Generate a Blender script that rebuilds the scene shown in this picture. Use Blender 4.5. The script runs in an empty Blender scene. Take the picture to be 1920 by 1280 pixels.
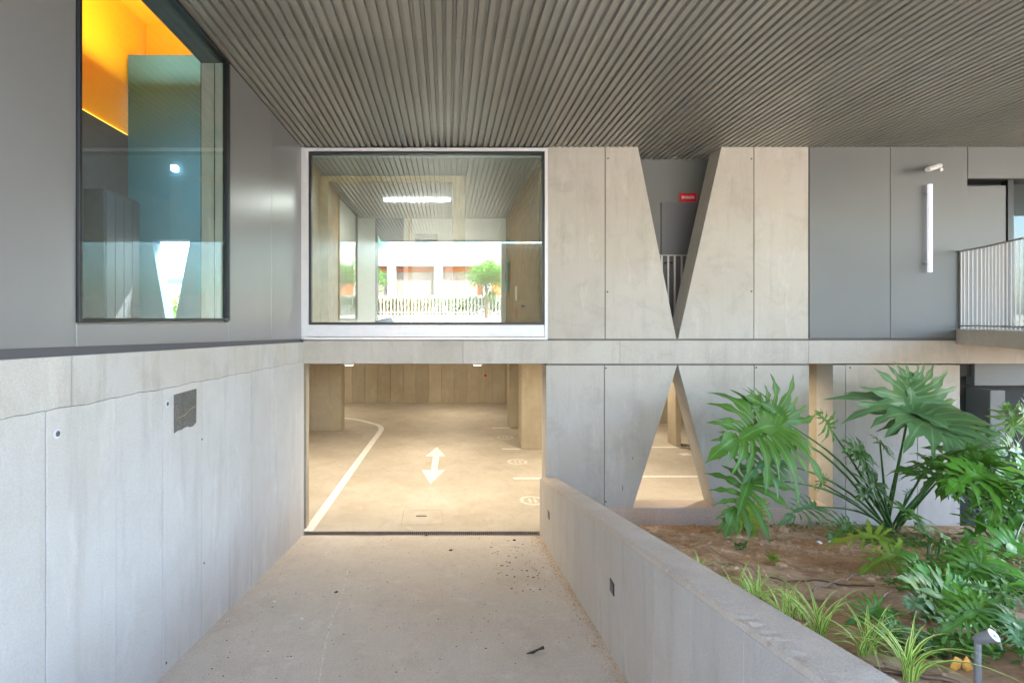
import bpy, bmesh, math, random
from mathutils import Vector, Matrix
random.seed(7)
R = math.radians
sc = bpy.context.scene
C = sc.collection

# ------------------------------------------------------------------ camera
FPX, VX, HY, EZ = 960.0, 838.0, 597.0, 3.36        # focal length in px, principal point, eye height
cam = bpy.data.objects.new('camera', bpy.data.cameras.new('camera')); C.objects.link(cam)
cam.location = (0, 0, EZ); cam.rotation_euler = (R(90), 0, 0)
cam.data.sensor_width = 36; cam.data.lens = 18.0
cam.data.shift_x = (960 - VX) / 1920; cam.data.shift_y = -(640 - HY) / 1920
cam.data.clip_start = .05; cam.data.clip_end = 2000
sc.camera = cam
# ------------------------------------------------------------------ sky, sun, exposure
w = bpy.data.worlds.new('World'); sc.world = w; w.use_nodes = True
nt = w.node_tree; nt.nodes.clear()
out = nt.nodes.new('ShaderNodeOutputWorld'); bg = nt.nodes.new('ShaderNodeBackground')
sky = nt.nodes.new('ShaderNodeTexSky'); sky.sky_type = 'NISHITA'; sky.sun_disc = False
SUN_EL, SUN_AZ = 48, 20
sky.sun_elevation = R(SUN_EL); sky.sun_rotation = R(SUN_AZ); sky.dust_density = 2.5; sky.ozone_density = 0.2
bg.inputs['Strength'].default_value = .15
nt.links.new(sky.outputs[0], bg.inputs[0]); nt.links.new(bg.outputs[0], out.inputs[0])
sun = bpy.data.objects.new('sun', bpy.data.lights.new('sun', 'SUN')); C.objects.link(sun)
sun.data.energy = 2.4; sun.data.angle = R(.5); sun.data.color = (1, .92, .80)
d = Vector((math.sin(R(SUN_AZ)) * math.cos(R(SUN_EL)), math.cos(R(SUN_AZ)) * math.cos(R(SUN_EL)), math.sin(R(SUN_EL))))
sun.rotation_euler = d.to_track_quat('Z', 'Y').to_euler(); sun.location = d * 60
sc.view_settings.view_transform = 'Standard'; sc.view_settings.look = 'None'
sc.view_settings.exposure = 4.25; sc.view_settings.gamma = 1; sc.view_settings.use_curve_mapping = False
sc.render.engine = 'CYCLES'
sc.cycles.max_bounces = 10; sc.cycles.diffuse_bounces = 6; sc.cycles.glossy_bounces = 4; sc.cycles.transparent_max_bounces = 16

def P(px, py, Y):                                  # a point at distance Y that the photograph shows at px, py
    return Vector(((px - VX) * Y / FPX, Y, EZ - (py - HY) * Y / FPX))
def X8(px): return (px - VX) / 120.0
def Z8(py): return EZ - (py - HY) / 120.0

# ------------------------------------------------------------------ materials
def newmat(name):
    m = bpy.data.materials.new(name); m.use_nodes = True
    return m, m.node_tree.nodes, m.node_tree.links, m.node_tree.nodes['Principled BSDF']
def plain(name, col, rough=.5, metal=0, spec=.5, emit=None, estr=0, var=.06, nscale=9, bump=0.0, rand=0):
    m, N, L, b = newmat(name)
    b.inputs['Roughness'].default_value = rough; b.inputs['Metallic'].default_value = metal
    b.inputs['Specular IOR Level'].default_value = spec
    g = N.new('ShaderNodeNewGeometry'); n = N.new('ShaderNodeTexNoise'); n.inputs['Scale'].default_value = nscale
    n.inputs['Detail'].default_value = 5
    L.new(g.outputs['Position'], n.inputs['Vector'])
    r = N.new('ShaderNodeValToRGB')
    r.color_ramp.elements[0].position = .3; r.color_ramp.elements[1].position = .7
    r.color_ramp.elements[0].color = (*[c * (1 - var) for c in col], 1); r.color_ramp.elements[1].color = (*[min(1, c * (1 + var)) for c in col], 1)
    L.new(n.outputs['Fac'], r.inputs[0]); L.new(r.outputs[0], b.inputs['Base Color'])
    if rand:
        oi = N.new('ShaderNodeObjectInfo')
        L.new(mixc(N, L, 1.0, r.outputs[0], comb(N, L, ramp(N, L, oi.outputs['Random'], 0, 1, 1 - rand, 1 + rand)), 'MULTIPLY'), b.inputs['Base Color'])
    if bump:
        n2 = N.new('ShaderNodeTexNoise'); n2.inputs['Scale'].default_value = nscale * 8; n2.inputs['Detail'].default_value = 6
        L.new(g.outputs['Position'], n2.inputs['Vector'])
        bp = N.new('ShaderNodeBump'); bp.inputs['Strength'].default_value = bump; bp.inputs['Distance'].default_value = .01
        L.new(n2.outputs['Fac'], bp.inputs['Height']); L.new(bp.outputs[0], b.inputs['Normal'])
    if emit:
        b.inputs['Emission Color'].default_value = (*emit, 1); b.inputs['Emission Strength'].default_value = estr
    return m

def mixc(N, L, fac, a, b, mode='MIX'):
    x = N.new('ShaderNodeMix'); x.data_type = 'RGBA'; x.blend_type = mode
    for s, v in (('Factor', fac), ('A', a), ('B', b)):
        sock = [i for i in x.inputs if i.name == s and (i.type == 'RGBA' or (s == 'Factor' and i.type == 'VALUE'))][0]
        if hasattr(v, 'is_output'): L.new(v, sock)
        elif isinstance(v, (int, float)): sock.default_value = v
        else: sock.default_value = (*v, 1)
    return [o for o in x.outputs if o.type == 'RGBA'][0]
def noise(N, L, vec, scale, detail=4, rough=.55, stretch=None, dist=0):
    n = N.new('ShaderNodeTexNoise'); n.inputs['Scale'].default_value = scale; n.inputs['Detail'].default_value = detail
    n.inputs['Roughness'].default_value = rough; n.inputs['Distortion'].default_value = dist
    if stretch:
        mp = N.new('ShaderNodeMapping'); mp.inputs['Scale'].default_value = stretch; L.new(vec, mp.inputs['Vector']); vec = mp.outputs[0]
    L.new(vec, n.inputs['Vector']); return n.outputs['Fac']
def ramp(N, L, v, a, b, ca=0., cb=1.):
    r = N.new('ShaderNodeMapRange'); r.inputs['From Min'].default_value = a; r.inputs['From Max'].default_value = b
    r.inputs['To Min'].default_value = ca; r.inputs['To Max'].default_value = cb; r.clamp = True
    L.new(v, r.inputs['Value']); return r.outputs[0]

def concrete(name, base, warm, dark, streak=.5, patch=.6, rough=.82, pits=.5, bump=.35, floor=False, rand=.10, grain=.25):
    """cast concrete: cloudy tone, vertical wash streaks or floor mottling, fine grain, pinholes; tone differs panel to panel"""
    m, N, L, b = newmat(name)
    geo = N.new('ShaderNodeNewGeometry').outputs['Position']
    col = mixc(N, L, ramp(N, L, noise(N, L, geo, .9, 6, .6), .35, .68), base, warm)
    st = (1, 1, .12) if not floor else (1, .45, 1)
    s1 = ramp(N, L, noise(N, L, geo, 7, 5, .65, st), .52, .78)
    col = mixc(N, L, mul(N, L, s1, streak), col, dark)
    s2 = ramp(N, L, noise(N, L, geo, 2.3, 9, .7, None, .6), .5, .72)
    col = mixc(N, L, mul(N, L, s2, patch * .5), col, dark)
    lt = ramp(N, L, noise(N, L, geo, 3.7, 8, .7, (1, 1, .3) if not floor else None, .3), .56, .75)
    col = mixc(N, L, mul(N, L, lt, .5), col, [min(1, c * 1.3) for c in base])
    fine = noise(N, L, geo, 95, 4, .7)
    g = ramp(N, L, fine, .3, .7, 1 - grain, 1 + grain * .6)
    col = mixc(N, L, 1.0, col, comb(N, L, g), 'MULTIPLY')
    v = N.new('ShaderNodeTexVoronoi'); v.inputs['Scale'].default_value = 26; L.new(geo, v.inputs['Vector'])
    pit = ramp(N, L, v.outputs['Distance'], .07, .1, 1, 0)
    sel = ramp(N, L, noise(N, L, geo, 5, 3), .55, .62)
    pm = N.new('ShaderNodeMath'); pm.operation = 'MULTIPLY'; L.new(pit, pm.inputs[0]); L.new(sel, pm.inputs[1])
    col = mixc(N, L, mul(N, L, pm.outputs[0], pits), col, [c * .45 for c in dark])
    oi = N.new('ShaderNodeObjectInfo')
    rr = ramp(N, L, oi.outputs['Random'], 0, 1, 1 - rand, 1 + rand * .6)
    col = mixc(N, L, 1.0, col, comb(N, L, rr), 'MULTIPLY')
    L.new(col, b.inputs['Base Color'])
    b.inputs['Roughness'].default_value = rough; b.inputs['Specular IOR Level'].default_value = .35
    bp = N.new('ShaderNodeBump'); bp.inputs['Strength'].default_value = bump; bp.inputs['Distance'].default_value = .006
    h = N.new('ShaderNodeMath'); h.operation = 'SUBTRACT'; L.new(fine, h.inputs[0]); L.new(pm.outputs[0], h.inputs[1])
    h2 = N.new('ShaderNodeMath'); h2.operation = 'ADD'; L.new(h.outputs[0], h2.inputs[0]); L.new(s2, h2.inputs[1])
    L.new(h2.outputs[0], bp.inputs['Height']); L.new(bp.outputs[0], b.inputs['Normal'])
    return m
def mul(N, L, v, k):
    x = N.new('ShaderNodeMath'); x.operation = 'MULTIPLY'; L.new(v, x.inputs[0]); x.inputs[1].default_value = k; return x.outputs[0]
def comb(N, L, v):
    x = N.new('ShaderNodeCombineXYZ')
    for i in range(3): L.new(v, x.inputs[i])
    return x.outputs[0]

def leafmat(name, c1, c2, vein, rough=.38, trans=.25, stripe=False):
    m, N, L, b = newmat(name)
    oi = N.new('ShaderNodeObjectInfo'); geo = N.new('ShaderNodeNewGeometry').outputs['Position']
    uv = N.new('ShaderNodeUVMap'); sp = N.new('ShaderNodeSeparateXYZ'); L.new(uv.outputs[0], sp.inputs[0])
    f = N.new('ShaderNodeMath'); f.operation = 'ADD'; L.new(mul(N, L, oi.outputs['Random'], .6), f.inputs[0])
    L.new(mul(N, L, noise(N, L, geo, 9, 4), .5), f.inputs[1])
    col = mixc(N, L, f.outputs[0], c1, c2)
    if stripe:      # cream margins of a variegated blade
        mid = N.new('ShaderNodeMath'); mid.operation = 'SUBTRACT'; L.new(sp.outputs[0], mid.inputs[0]); mid.inputs[1].default_value = .5
        ab = N.new('ShaderNodeMath'); ab.operation = 'ABSOLUTE'; L.new(mid.outputs[0], ab.inputs[0])
        col = mixc(N, L, ramp(N, L, ab.outputs[0], .2, .3), col, vein)
    else:
        mid = N.new('ShaderNodeMath'); mid.operation = 'SUBTRACT'; L.new(sp.outputs[0], mid.inputs[0]); mid.inputs[1].default_value = .5
        ab = N.new('ShaderNodeMath'); ab.operation = 'ABSOLUTE'; L.new(mid.outputs[0], ab.inputs[0])
        col = mixc(N, L, ramp(N, L, ab.outputs[0], .02, .09, .75, 0), col, vein)
        wv = N.new('ShaderNodeTexWave'); wv.inputs['Scale'].default_value = 3.0; wv.inputs['Distortion'].default_value = 1.5
        L.new(uv.outputs[0], wv.inputs['Vector'])
        col = mixc(N, L, mul(N, L, wv.outputs['Fac'], .18), col, vein)
    if not stripe:
        col = mixc(N, L, mul(N, L, ramp(N, L, noise(N, L, geo, 3.1, 3), .55, .75), .5), col, [c2[0] * 1.9, c2[1] * 1.25, c2[2] * .8])
        col = mixc(N, L, mul(N, L, ramp(N, L, noise(N, L, geo, 23, 5, .7), .66, .72), .7), col, (.22, .17, .04))
    L.new(col, b.inputs['Base Color']); b.inputs['Roughness'].default_value = rough
    b.inputs['Specular IOR Level'].default_value = .4
    tr = N.new('ShaderNodeBsdfTranslucent'); L.new(mixc(N, L, .5, col, (.25, .45, .03)), tr.inputs['Color'])
    mx = N.new('ShaderNodeMixShader'); mx.inputs[0].default_value = trans
    L.new(b.outputs[0], mx.inputs[1]); L.new(tr.outputs[0], mx.inputs[2]); L.new(mx.outputs[0], N['Material Output'].inputs['Surface'])
    bp = N.new('ShaderNodeBump'); bp.inputs['Strength'].default_value = .3; bp.inputs['Distance'].default_value = .01
    L.new(noise(N, L, geo, 40, 4), bp.inputs['Height']); L.new(bp.outputs[0], b.inputs['Normal'])
    return m
def glassmat(name, tint, refl, rough=0.0):
    m, N, L, b = newmat(name); N.remove(b)
    t = N.new('ShaderNodeBsdfTransparent'); t.inputs['Color'].default_value = (*tint, 1)
    g = N.new('ShaderNodeBsdfGlossy'); g.inputs['Roughness'].default_value = rough; g.inputs['Color'].default_value = (.95, 1, .98, 1)
    fr = N.new('ShaderNodeLayerWeight'); fr.inputs['Blend'].default_value = .5
    pw_ = N.new('ShaderNodeMath'); pw_.operation = 'POWER'; pw_.inputs[1].default_value = 5; L.new(fr.outputs['Facing'], pw_.inputs[0])
    a = N.new('ShaderNodeMath'); a.operation = 'ADD'; a.inputs[1].default_value = refl; a.use_clamp = True; L.new(pw_.outputs[0], a.inputs[0])
    mx = N.new('ShaderNodeMixShader'); L.new(a.outputs[0], mx.inputs[0]); L.new(t.outputs[0], mx.inputs[1]); L.new(g.outputs[0], mx.inputs[2])
    L.new(mx.outputs[0], N['Material Output'].inputs['Surface']); return m

M = {}
M['wall'] = concrete('board_cast_concrete', (.56, .55, .535), (.52, .495, .46), (.40, .385, .36), streak=.7, patch=.6, rand=.06, grain=.12, bump=.15, pits=.5)
M['lift'] = concrete('stained_upper_lift_concrete', (.56, .55, .53), (.50, .465, .41), (.36, .33, .28), streak=.7, patch=.9, rand=.05, grain=.15, bump=.25)
M['facade'] = concrete('facade_concrete', (.50, .47, .42), (.46, .42, .36), (.33, .30, .255), streak=.45, patch=1.0, rand=.05, grain=.12, bump=.2)
M['planter'] = concrete('planter_concrete', (.58, .545, .495), (.54, .485, .42), (.41, .365, .315), streak=.5, patch=.5, rand=.04, grain=.12, bump=.2)
M['cap'] = concrete('rough_cap_concrete', (.64, .565, .48), (.57, .475, .385), (.42, .36, .30), streak=.2, patch=.9, bump=.5, rand=.02, grain=.22)
M['ramp'] = concrete('ramp_concrete', (.62, .565, .50), (.58, .51, .435), (.43, .375, .315), streak=.35, patch=.7, floor=True, grain=.25, bump=.35, pits=.6)
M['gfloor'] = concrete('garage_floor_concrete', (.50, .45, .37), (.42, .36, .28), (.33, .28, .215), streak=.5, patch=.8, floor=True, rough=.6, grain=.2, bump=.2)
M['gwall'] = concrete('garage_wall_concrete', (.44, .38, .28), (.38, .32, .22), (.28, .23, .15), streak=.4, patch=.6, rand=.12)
M['curb'] = concrete('curb_concrete', (.62, .50, .41), (.56, .43, .33), (.44, .33, .25), streak=.2, patch=.9, grain=.3)
M['joint'] = plain('joint_shadow_grout', (.16, .145, .125), .9)
M['plug'] = plain('tie_hole_mortar', (.10, .10, .10), .9)
M['plugring'] = plain('tie_hole_ring', (.62, .62, .64), .8)
M['patch'] = concrete('rough_mortar_patch', (.20, .195, .175), (.17, .16, .14), (.10, .10, .09), bump=1, patch=1, grain=.5)
M['paint'] = plain('white_road_paint', (.72, .69, .63), .7, var=.22, nscale=26)
M['fpaint'] = plain('worn_faint_paint', (.60, .56, .48), .7, var=.25, nscale=26)
M['ceil'] = plain('beige_grey_corrugated_steel', (.345, .335, .295), .36, .3, var=.05, nscale=1.2, rand=.07)
M['dark'] = plain('dark_void', (.02, .02, .018), .8)
M['clad'] = None
def cladmat(name, col, rough, metal):
    m, N, L, b = newmat(name)
    geo = N.new('ShaderNodeNewGeometry').outputs['Position']
    n1 = noise(N, L, geo, .7, 2)
    c = mixc(N, L, ramp(N, L, n1, .35, .65), [x * .96 for x in col], [x * 1.05 for x in col])
    L.new(c, b.inputs['Base Color']); b.inputs['Metallic'].default_value = metal
    b.inputs['Roughness'].default_value = rough
    return m
M['clad'] = cladmat('satin_grey_metal_cladding', (.285, .285, .29), .33, .45)
M['gpanel'] = cladmat('matt_grey_panel', (.138, .143, .138), .55, .1)
M['gdoor'] = cladmat('charcoal_door', (.10, .10, .11), .5, .1)
M['black'] = plain('black_gasket', (.012, .014, .016), .4)
M['alu'] = plain('white_aluminium', (.66, .66, .68), .35, .1, var=.03)
M['steel'] = plain('painted_railing_steel', (.40, .36, .32), .45, .2, var=.05)
M['glass_back'] = glassmat('coated_clear_glass', (.90, .97, .94), .125)
M['glass_left'] = glassmat('tinted_green_glass', (.84, .94, .97), .035)
M['glass_far'] = glassmat('far_window_glass', (.35, .5, .6), .25)
M['wood'] = plain('oak_boards', (.46, .30, .14), .5, var=.16, nscale=5, bump=.15)
M['white'] = plain('white_plaster', (.72, .71, .68), .85, var=.03)
M['offwhite'] = plain('white_render', (.46, .45, .43), .9, var=.03)
M['orange'] = plain('orange_yellow_paint', (.95, .47, .006), .6, var=.02)
M['teal'] = plain('blue_grey_plaster', (.07, .185, .235), .8, var=.06, nscale=1)
M['dgrey'] = plain('dark_grey_plaster', (.09, .095, .10), .8)
M['lamp_warm'] = plain('warm_lamp_diffuser', (.8, .8, .8), .5, emit=(1, .85, .7), estr=.08)
M['lamp_white'] = plain('white_tube_diffuser', (.8, .8, .8), .5, emit=(.92, .9, 1), estr=.5)
M['led'] = plain('dim_led_profile', (.75, .75, .85), .4, emit=(.80, .82, 1), estr=.03)
M['led_or'] = plain('amber_led_strip', (.9, .5, .1), .4, emit=(1, .55, .05), estr=.15)
M['red'] = plain('red_sign_paint', (.50, .008, .02), .5)
M['signw'] = plain('sign_lettering', (.85, .70, .70), .5)
M['bark'] = plain('bark', (.13, .09, .06), .9, var=.3)
M['root'] = plain('dry_root', (.38, .27, .19), .9, var=.3, nscale=30, bump=.5)
M['hose'] = plain('brown_drip_hose', (.13, .07, .04), .55, var=.1)
M['zinc'] = plain('galvanised_metal', (.30, .30, .31), .5, .5, var=.15, nscale=20)
M['leaf_dark'] = leafmat('philodendron_leaf', (.026, .098, .008), (.085, .20, .015), (.16, .32, .09), .46, .22)
M['leaf_grey'] = leafmat('glossy_grey_green_leaf', (.05, .15, .05), (.10, .22, .08), (.24, .36, .17), .38, .18)
M['leaf_bright'] = leafmat('bright_green_leaf', (.045, .21, .012), (.11, .31, .025), (.18, .40, .08), .40, .3)
M['leaf_yellow'] = leafmat('yellow_green_leaf', (.16, .27, .02), (.24, .32, .03), (.35, .42, .08), .5, .3)
M['leaf_dry'] = plain('orange_dry_leaf', (.60, .27, .04), .7, var=.25, nscale=30)
M['straw'] = plain('dry_stalk', (.36, .30, .14), .8, var=.25, nscale=20)
M['spider'] = leafmat('variegated_blade', (.09, .27, .02), (.17, .36, .03), (.74, .80, .26), .45, .35, True)
M['stem'] = plain('green_stalk', (.05, .15, .03), .4, var=.25, nscale=20)
M['blue_pane'] = plain('painted_sky_blue_pane', (.16, .34, .48), .1)  # sky reflection put into the base colour as flat blue
M['grey_ceiling'] = plain('office_ceiling_paint', (.42, .43, .42), .8, var=.03)
M['paper'] = plain('white_paper', (.85, .85, .85), .8)
M['tealcloth'] = plain('turquoise_cloth', (.05, .42, .42), .8)
M['notice'] = plain('pale_red_notice', (.62, .25, .16), .8)
M['debris'] = plain('dark_dry_leaf', (.035, .03, .028), .8)
M['chip'] = plain('pale_chip', (.75, .72, .66), .8)
M['sandgrit'] = plain('orange_sandy_grit', (.55, .38, .22), .95, var=.25, nscale=60)
M['asphalt'] = plain('asphalt', (.06, .06, .06), .9, var=.2, nscale=30)
M['paving'] = plain('pale_paving', (.37, .345, .30), .9, var=.12, nscale=3)
M['shop'] = plain('orange_shop_wall', (.50, .13, .045), .8)
M['shutter'] = plain('pale_shop_shutter', (.27, .22, .20), .6)
M['carpaint'] = plain('white_car_paint', (.72, .73, .76), .25, var=.01)
def soilmat():
    m, N, L, b = newmat('sandy_reddish_soil')
    geo = N.new('ShaderNodeNewGeometry').outputs['Position']
    c = mixc(N, L, ramp(N, L, noise(N, L, geo, 1.1, 6, .65), .42, .6), (.60, .32, .14), (.82, .59, .38))
    c = mixc(N, L, ramp(N, L, noise(N, L, geo, 6, 8, .75), .45, .7), c, (.33, .16, .07))
    c = mixc(N, L, mul(N, L, ramp(N, L, noise(N, L, geo, 45, 5, .8), .5, .7), .6), c, (.62, .48, .34))
    c = mixc(N, L, mul(N, L, ramp(N, L, noise(N, L, geo, 2.7, 4), .6, .68), .6), c, (.12, .15, .03))
    L.new(c, b.inputs['Base Color']); b.inputs['Roughness'].default_value = .95
    bp = N.new('ShaderNodeBump'); bp.inputs['Strength'].default_value = 1; bp.inputs['Distance'].default_value = .03
    L.new(noise(N, L, geo, 30, 9, .8), bp.inputs['Height']); L.new(bp.outputs[0], b.inputs['Normal']); return m
M['soil'] = soilmat()

# ------------------------------------------------------------------ mesh helpers
class MB:
    def __init__(s): s.v = []; s.f = []; s.uv = None
    def box(s, x0, x1, y0, y1, z0, z1):
        n = len(s.v)
        s.v += [(x, y, z) for z in (z0, z1) for y in (y0, y1) for x in (x0, x1)]
        s.f += [tuple(n + i for i in q) for q in ((0, 2, 3, 1), (4, 5, 7, 6), (0, 1, 5, 4), (2, 6, 7, 3), (0, 4, 6, 2), (1, 3, 7, 5))]
        return s
    def prism(s, poly, a, b, axis='y'):            # poly in the two other coordinates, counter-clockwise seen from -axis
        n = len(s.v); k = len(poly)
        for t in (a, b):
            for (p, q) in poly: s.v.append({'y': (p, t, q), 'x': (t, p, q), 'z': (p, q, t)}[axis])
        s.f.append(tuple(n + i for i in range(k))); s.f.append(tuple(n + k + i for i in reversed(range(k))))
        for i in range(k): j = (i + 1) % k; s.f.append((n + i, n + k + i, n + k + j, n + j))
        return s
    def tube(s, pts, r, k=7, caps=True):
        n = len(s.v); m = len(pts); pts = [Vector(p) for p in pts]
        rs = r if isinstance(r, (list, tuple)) else [r] * m
        up = Vector((.13, .21, .97))
        for i, p in enumerate(pts):
            t = (pts[min(i + 1, m - 1)] - pts[max(i - 1, 0)]).normalized()
            u = t.cross(up); u = (u if u.length > .05 else t.cross(Vector((1, 0, 0)))).normalized(); v = t.cross(u)
            for j in range(k):
                a = 2 * math.pi * j / k; q = p + (u * math.cos(a) + v * math.sin(a)) * rs[i]; s.v.append(tuple(q))
        for i in range(m - 1):
            for j in range(k):
                j2 = (j + 1) % k; s.f.append((n + i * k + j, n + i * k + j2, n + (i + 1) * k + j2, n + (i + 1) * k + j))
        if caps: s.f.append(tuple(n + j for j in reversed(range(k)))); s.f.append(tuple(n + (m - 1) * k + j for j in range(k)))
        return s
    def grid(s, fn, nu, nv):
        n = len(s.v)
        for i in range(nu + 1):
            for j in range(nv + 1): s.v.append(tuple(fn(i / nu, j / nv)))
        for i in range(nu):
            for j in range(nv):
                a = n + i * (nv + 1) + j; s.f.append((a, a + nv + 1, a + nv + 2, a + 1))
        return s
    def blob(s, c, r, sq=(1, 1, 1), rnd=.25):
        bm = bmesh.new(); bmesh.ops.create_icosphere(bm, subdivisions=1, radius=1)
        n = len(s.v)
        for v in bm.verts:
            k = 1 + random.uniform(-rnd, rnd); s.v.append((c[0] + v.co.x * r * sq[0] * k, c[1] + v.co.y * r * sq[1] * k, c[2] + v.co.z * r * sq[2] * k))
        for f in bm.faces: s.f.append(tuple(n + v.index for v in f.verts))
        bm.free(); return s
    def build(s, name, mat, parent=None, smooth=False, bevel=0, fixn=True, **props):
        me = bpy.data.meshes.new(name)
        org = Vector((0, 0, 0)); p = parent
        while p is not None: org += p.location; p = p.parent
        me.from_pydata([tuple(Vector(v) - org) for v in s.v], [], s.f)
        if s.uv:
            ul = me.uv_layers.new(name='UVMap')
            for lp in me.loops: ul.data[lp.index].uv = s.uv[lp.vertex_index]
        if fixn:
            bm = bmesh.new(); bm.from_mesh(me); bmesh.ops.recalc_face_normals(bm, faces=bm.faces[:]); bm.to_mesh(me); bm.free()
        me.materials.append(M[mat] if isinstance(mat, str) else mat)
        if smooth: me.polygons.foreach_set('use_smooth', [True] * len(me.polygons))
        o = bpy.data.objects.new(name, me); C.objects.link(o); o.parent = parent
        if bevel:
            b = o.modifiers.new('bevel', 'BEVEL'); b.width = bevel; b.segments = 2; b.limit_method = 'ANGLE'; b.angle_limit = R(40)
        for k, v in props.items(): o[k] = v
        return o
def B(*a): return MB().box(*a)
def thing(name, label, cat, loc=(0, 0, 0), group=None):
    o = bpy.data.objects.new(name, None); C.objects.link(o); o.location = loc; o.empty_display_size = .2
    o['label'] = label; o['category'] = cat
    if group: o['group'] = group
    return o
def one(mb, name, mat, label, cat, group=None, **k):       # a thing that is one mesh, origin at its base
    xs = list(zip(*mb.v)); c = Vector(((min(xs[0]) + max(xs[0])) / 2, (min(xs[1]) + max(xs[1])) / 2, min(xs[2])))
    mb.v = [tuple(Vector(v) - c) for v in mb.v]
    o = mb.build(name, mat, None, **k); o.location = c; o['label'] = label; o['category'] = cat
    if group: o['group'] = group
    return o
def disc(cx, cy, cz, r, thick, axis='y', k=14, sx=1):
    poly = [(math.cos(2 * math.pi * i / k) * r * sx, math.sin(2 * math.pi * i / k) * r) for i in range(k)]
    if axis == 'y': return MB().prism([(cx + a, cz + b) for a, b in poly], cy, cy + thick, 'y')
    if axis == 'x': return MB().prism([(cy + a, cz + b) for a, b in poly], cx, cx + thick, 'x')
    return MB().prism([(cx + a, cy + b) for a, b in poly], cz, cz + thick, 'z')
def arealight(parent, loc, size, energy, col, rot=(0, 0, 0)):
    l = bpy.data.lights.new('lamp_light', 'AREA'); l.shape = 'RECTANGLE'; l.size, l.size_y = size; l.energy = energy; l.color = col
    o = bpy.data.objects.new('lamp_light', l); C.objects.link(o); o.parent = parent
    o.location = Vector(loc) - (parent.location if parent else Vector()); o.rotation_euler = rot
    return o

XL, XR = -2.233, 1.45           # inner faces of the walls on either side of the ramp
YF, TH = 8.0, .36               # facade plane and thickness

# ================================================================== SETTING
# ---- ceiling of corrugated sheets
ZC = Z8(276.5)
ceil = bpy.data.objects.new('ceiling', None); C.objects.link(ceil); ceil.location = (0, 0, ZC); ceil['kind'] = 'structure'
PER = .094; NP = 11
def sheet(x0, n, y0, y1, dz):
    prof = []
    for i in range(n):
        a = x0 + i * PER
        prof += [(a, 0), (a + .052, 0), (a + .059, .034), (a + .087, .034)]
    prof.append((x0 + n * PER - .004, 0))
    mb = MB(); k = len(prof)
    for y in (y0, y1):
        for (x, z) in prof: mb.v.append((x, y, ZC + z + dz))
        for (x, z) in prof: mb.v.append((x, y, ZC + z + dz + .002))
    for i in range(k - 1):
        mb.f.append((i, i + 1, 2 * k + i + 1, 2 * k + i)); mb.f.append((k + i, 3 * k + i, 3 * k + i + 1, k + i + 1))
        mb.f.append((i, k + i, k + i + 1, i + 1)); mb.f.append((2 * k + i, 2 * k + i + 1, 3 * k + i + 1, 3 * k + i))
    return mb
x = -2.262
first = True
while x < 9.0:
    cut = 5.0 * (960 / 960)
    for (ya, yb, dz) in ((-1.7, 4.92, .003), (4.90, 8.62, 0)):
        sheet(x, NP, ya, yb, dz).build('corrugated_sheet', 'ceil', ceil, fixn=False)
    x += NP * PER
B(-2.30, 9.4, -1.72, 8.62, ZC + .065, ZC + .3).build('ceiling_deck', 'dark', ceil)
# ---- solid building above the ceiling
up = thing('upper_building', 'concrete roof slab edge and storey above the corrugated ceiling, with an added unseen slab shading the far right', 'building', (7, 3, ZC + .3))
B(-2.55, 9.4, -1.72, 7.98, ZC + .3, 7.4).build('roof_slab', 'facade', up, bevel=.01)  # right end stops short, out of view, to let sky light in
B(9.41, 16.2, 2.6, 7.98, ZC + .02, 7.4).build('roof_slab', 'facade', up, bevel=.01)  # unseen slab, added to cut sky light on the far right ceiling
B(-2.55, 16.2, 7.985, 20.5, ZC + .3, 7.4).build('roof_slab', 'facade', up, bevel=.01)
B(-2.30, 9.4, -1.74, -1.70, ZC - .02, ZC + .32).build('fascia', 'alu', up)

# ---- ramp
def zr(x, y):
    t = (x - XL) / (XR - XL); s = .142 + (.118 - .142) * t
    return s * max(0, 7.93 - y)
def rampf(u, v):
    x = XL - .02 + (XR - XL + .06) * u; y = 7.93 - 24 * v ** 1.5
    return (x, y, zr(x, y) + .003 * math.sin(x * 5 + y * 3))
ramp_o = MB().grid(rampf, 12, 60).build('ramp', 'ramp', None, kind='structure')
# ---- garage floor, ceiling
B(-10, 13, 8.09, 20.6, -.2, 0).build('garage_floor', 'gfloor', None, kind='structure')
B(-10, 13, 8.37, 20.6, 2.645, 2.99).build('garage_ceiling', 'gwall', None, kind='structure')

# drain at the foot of the ramp
dr = thing('drain_channel', 'narrow dark slotted drain across the foot of the ramp', 'drain', (-.4, 8.0, 0))
B(XL, XR, 7.93, 8.09, -.2, -.05).build('channel', 'dark', dr)
for (a, b_) in ((7.93, 7.945), (8.075, 8.09)): B(XL + .01, XR - .005, a, b_, -.05, .006).build('frame', 'zinc', dr)
mb = MB(); xx = XL + .02
while xx < XR - .03: mb.box(xx, xx + .012, 7.945, 8.075, -.03, .002); xx += .032
mb.build('grate_bars', M['bark'], dr, kind='stuff')

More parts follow.
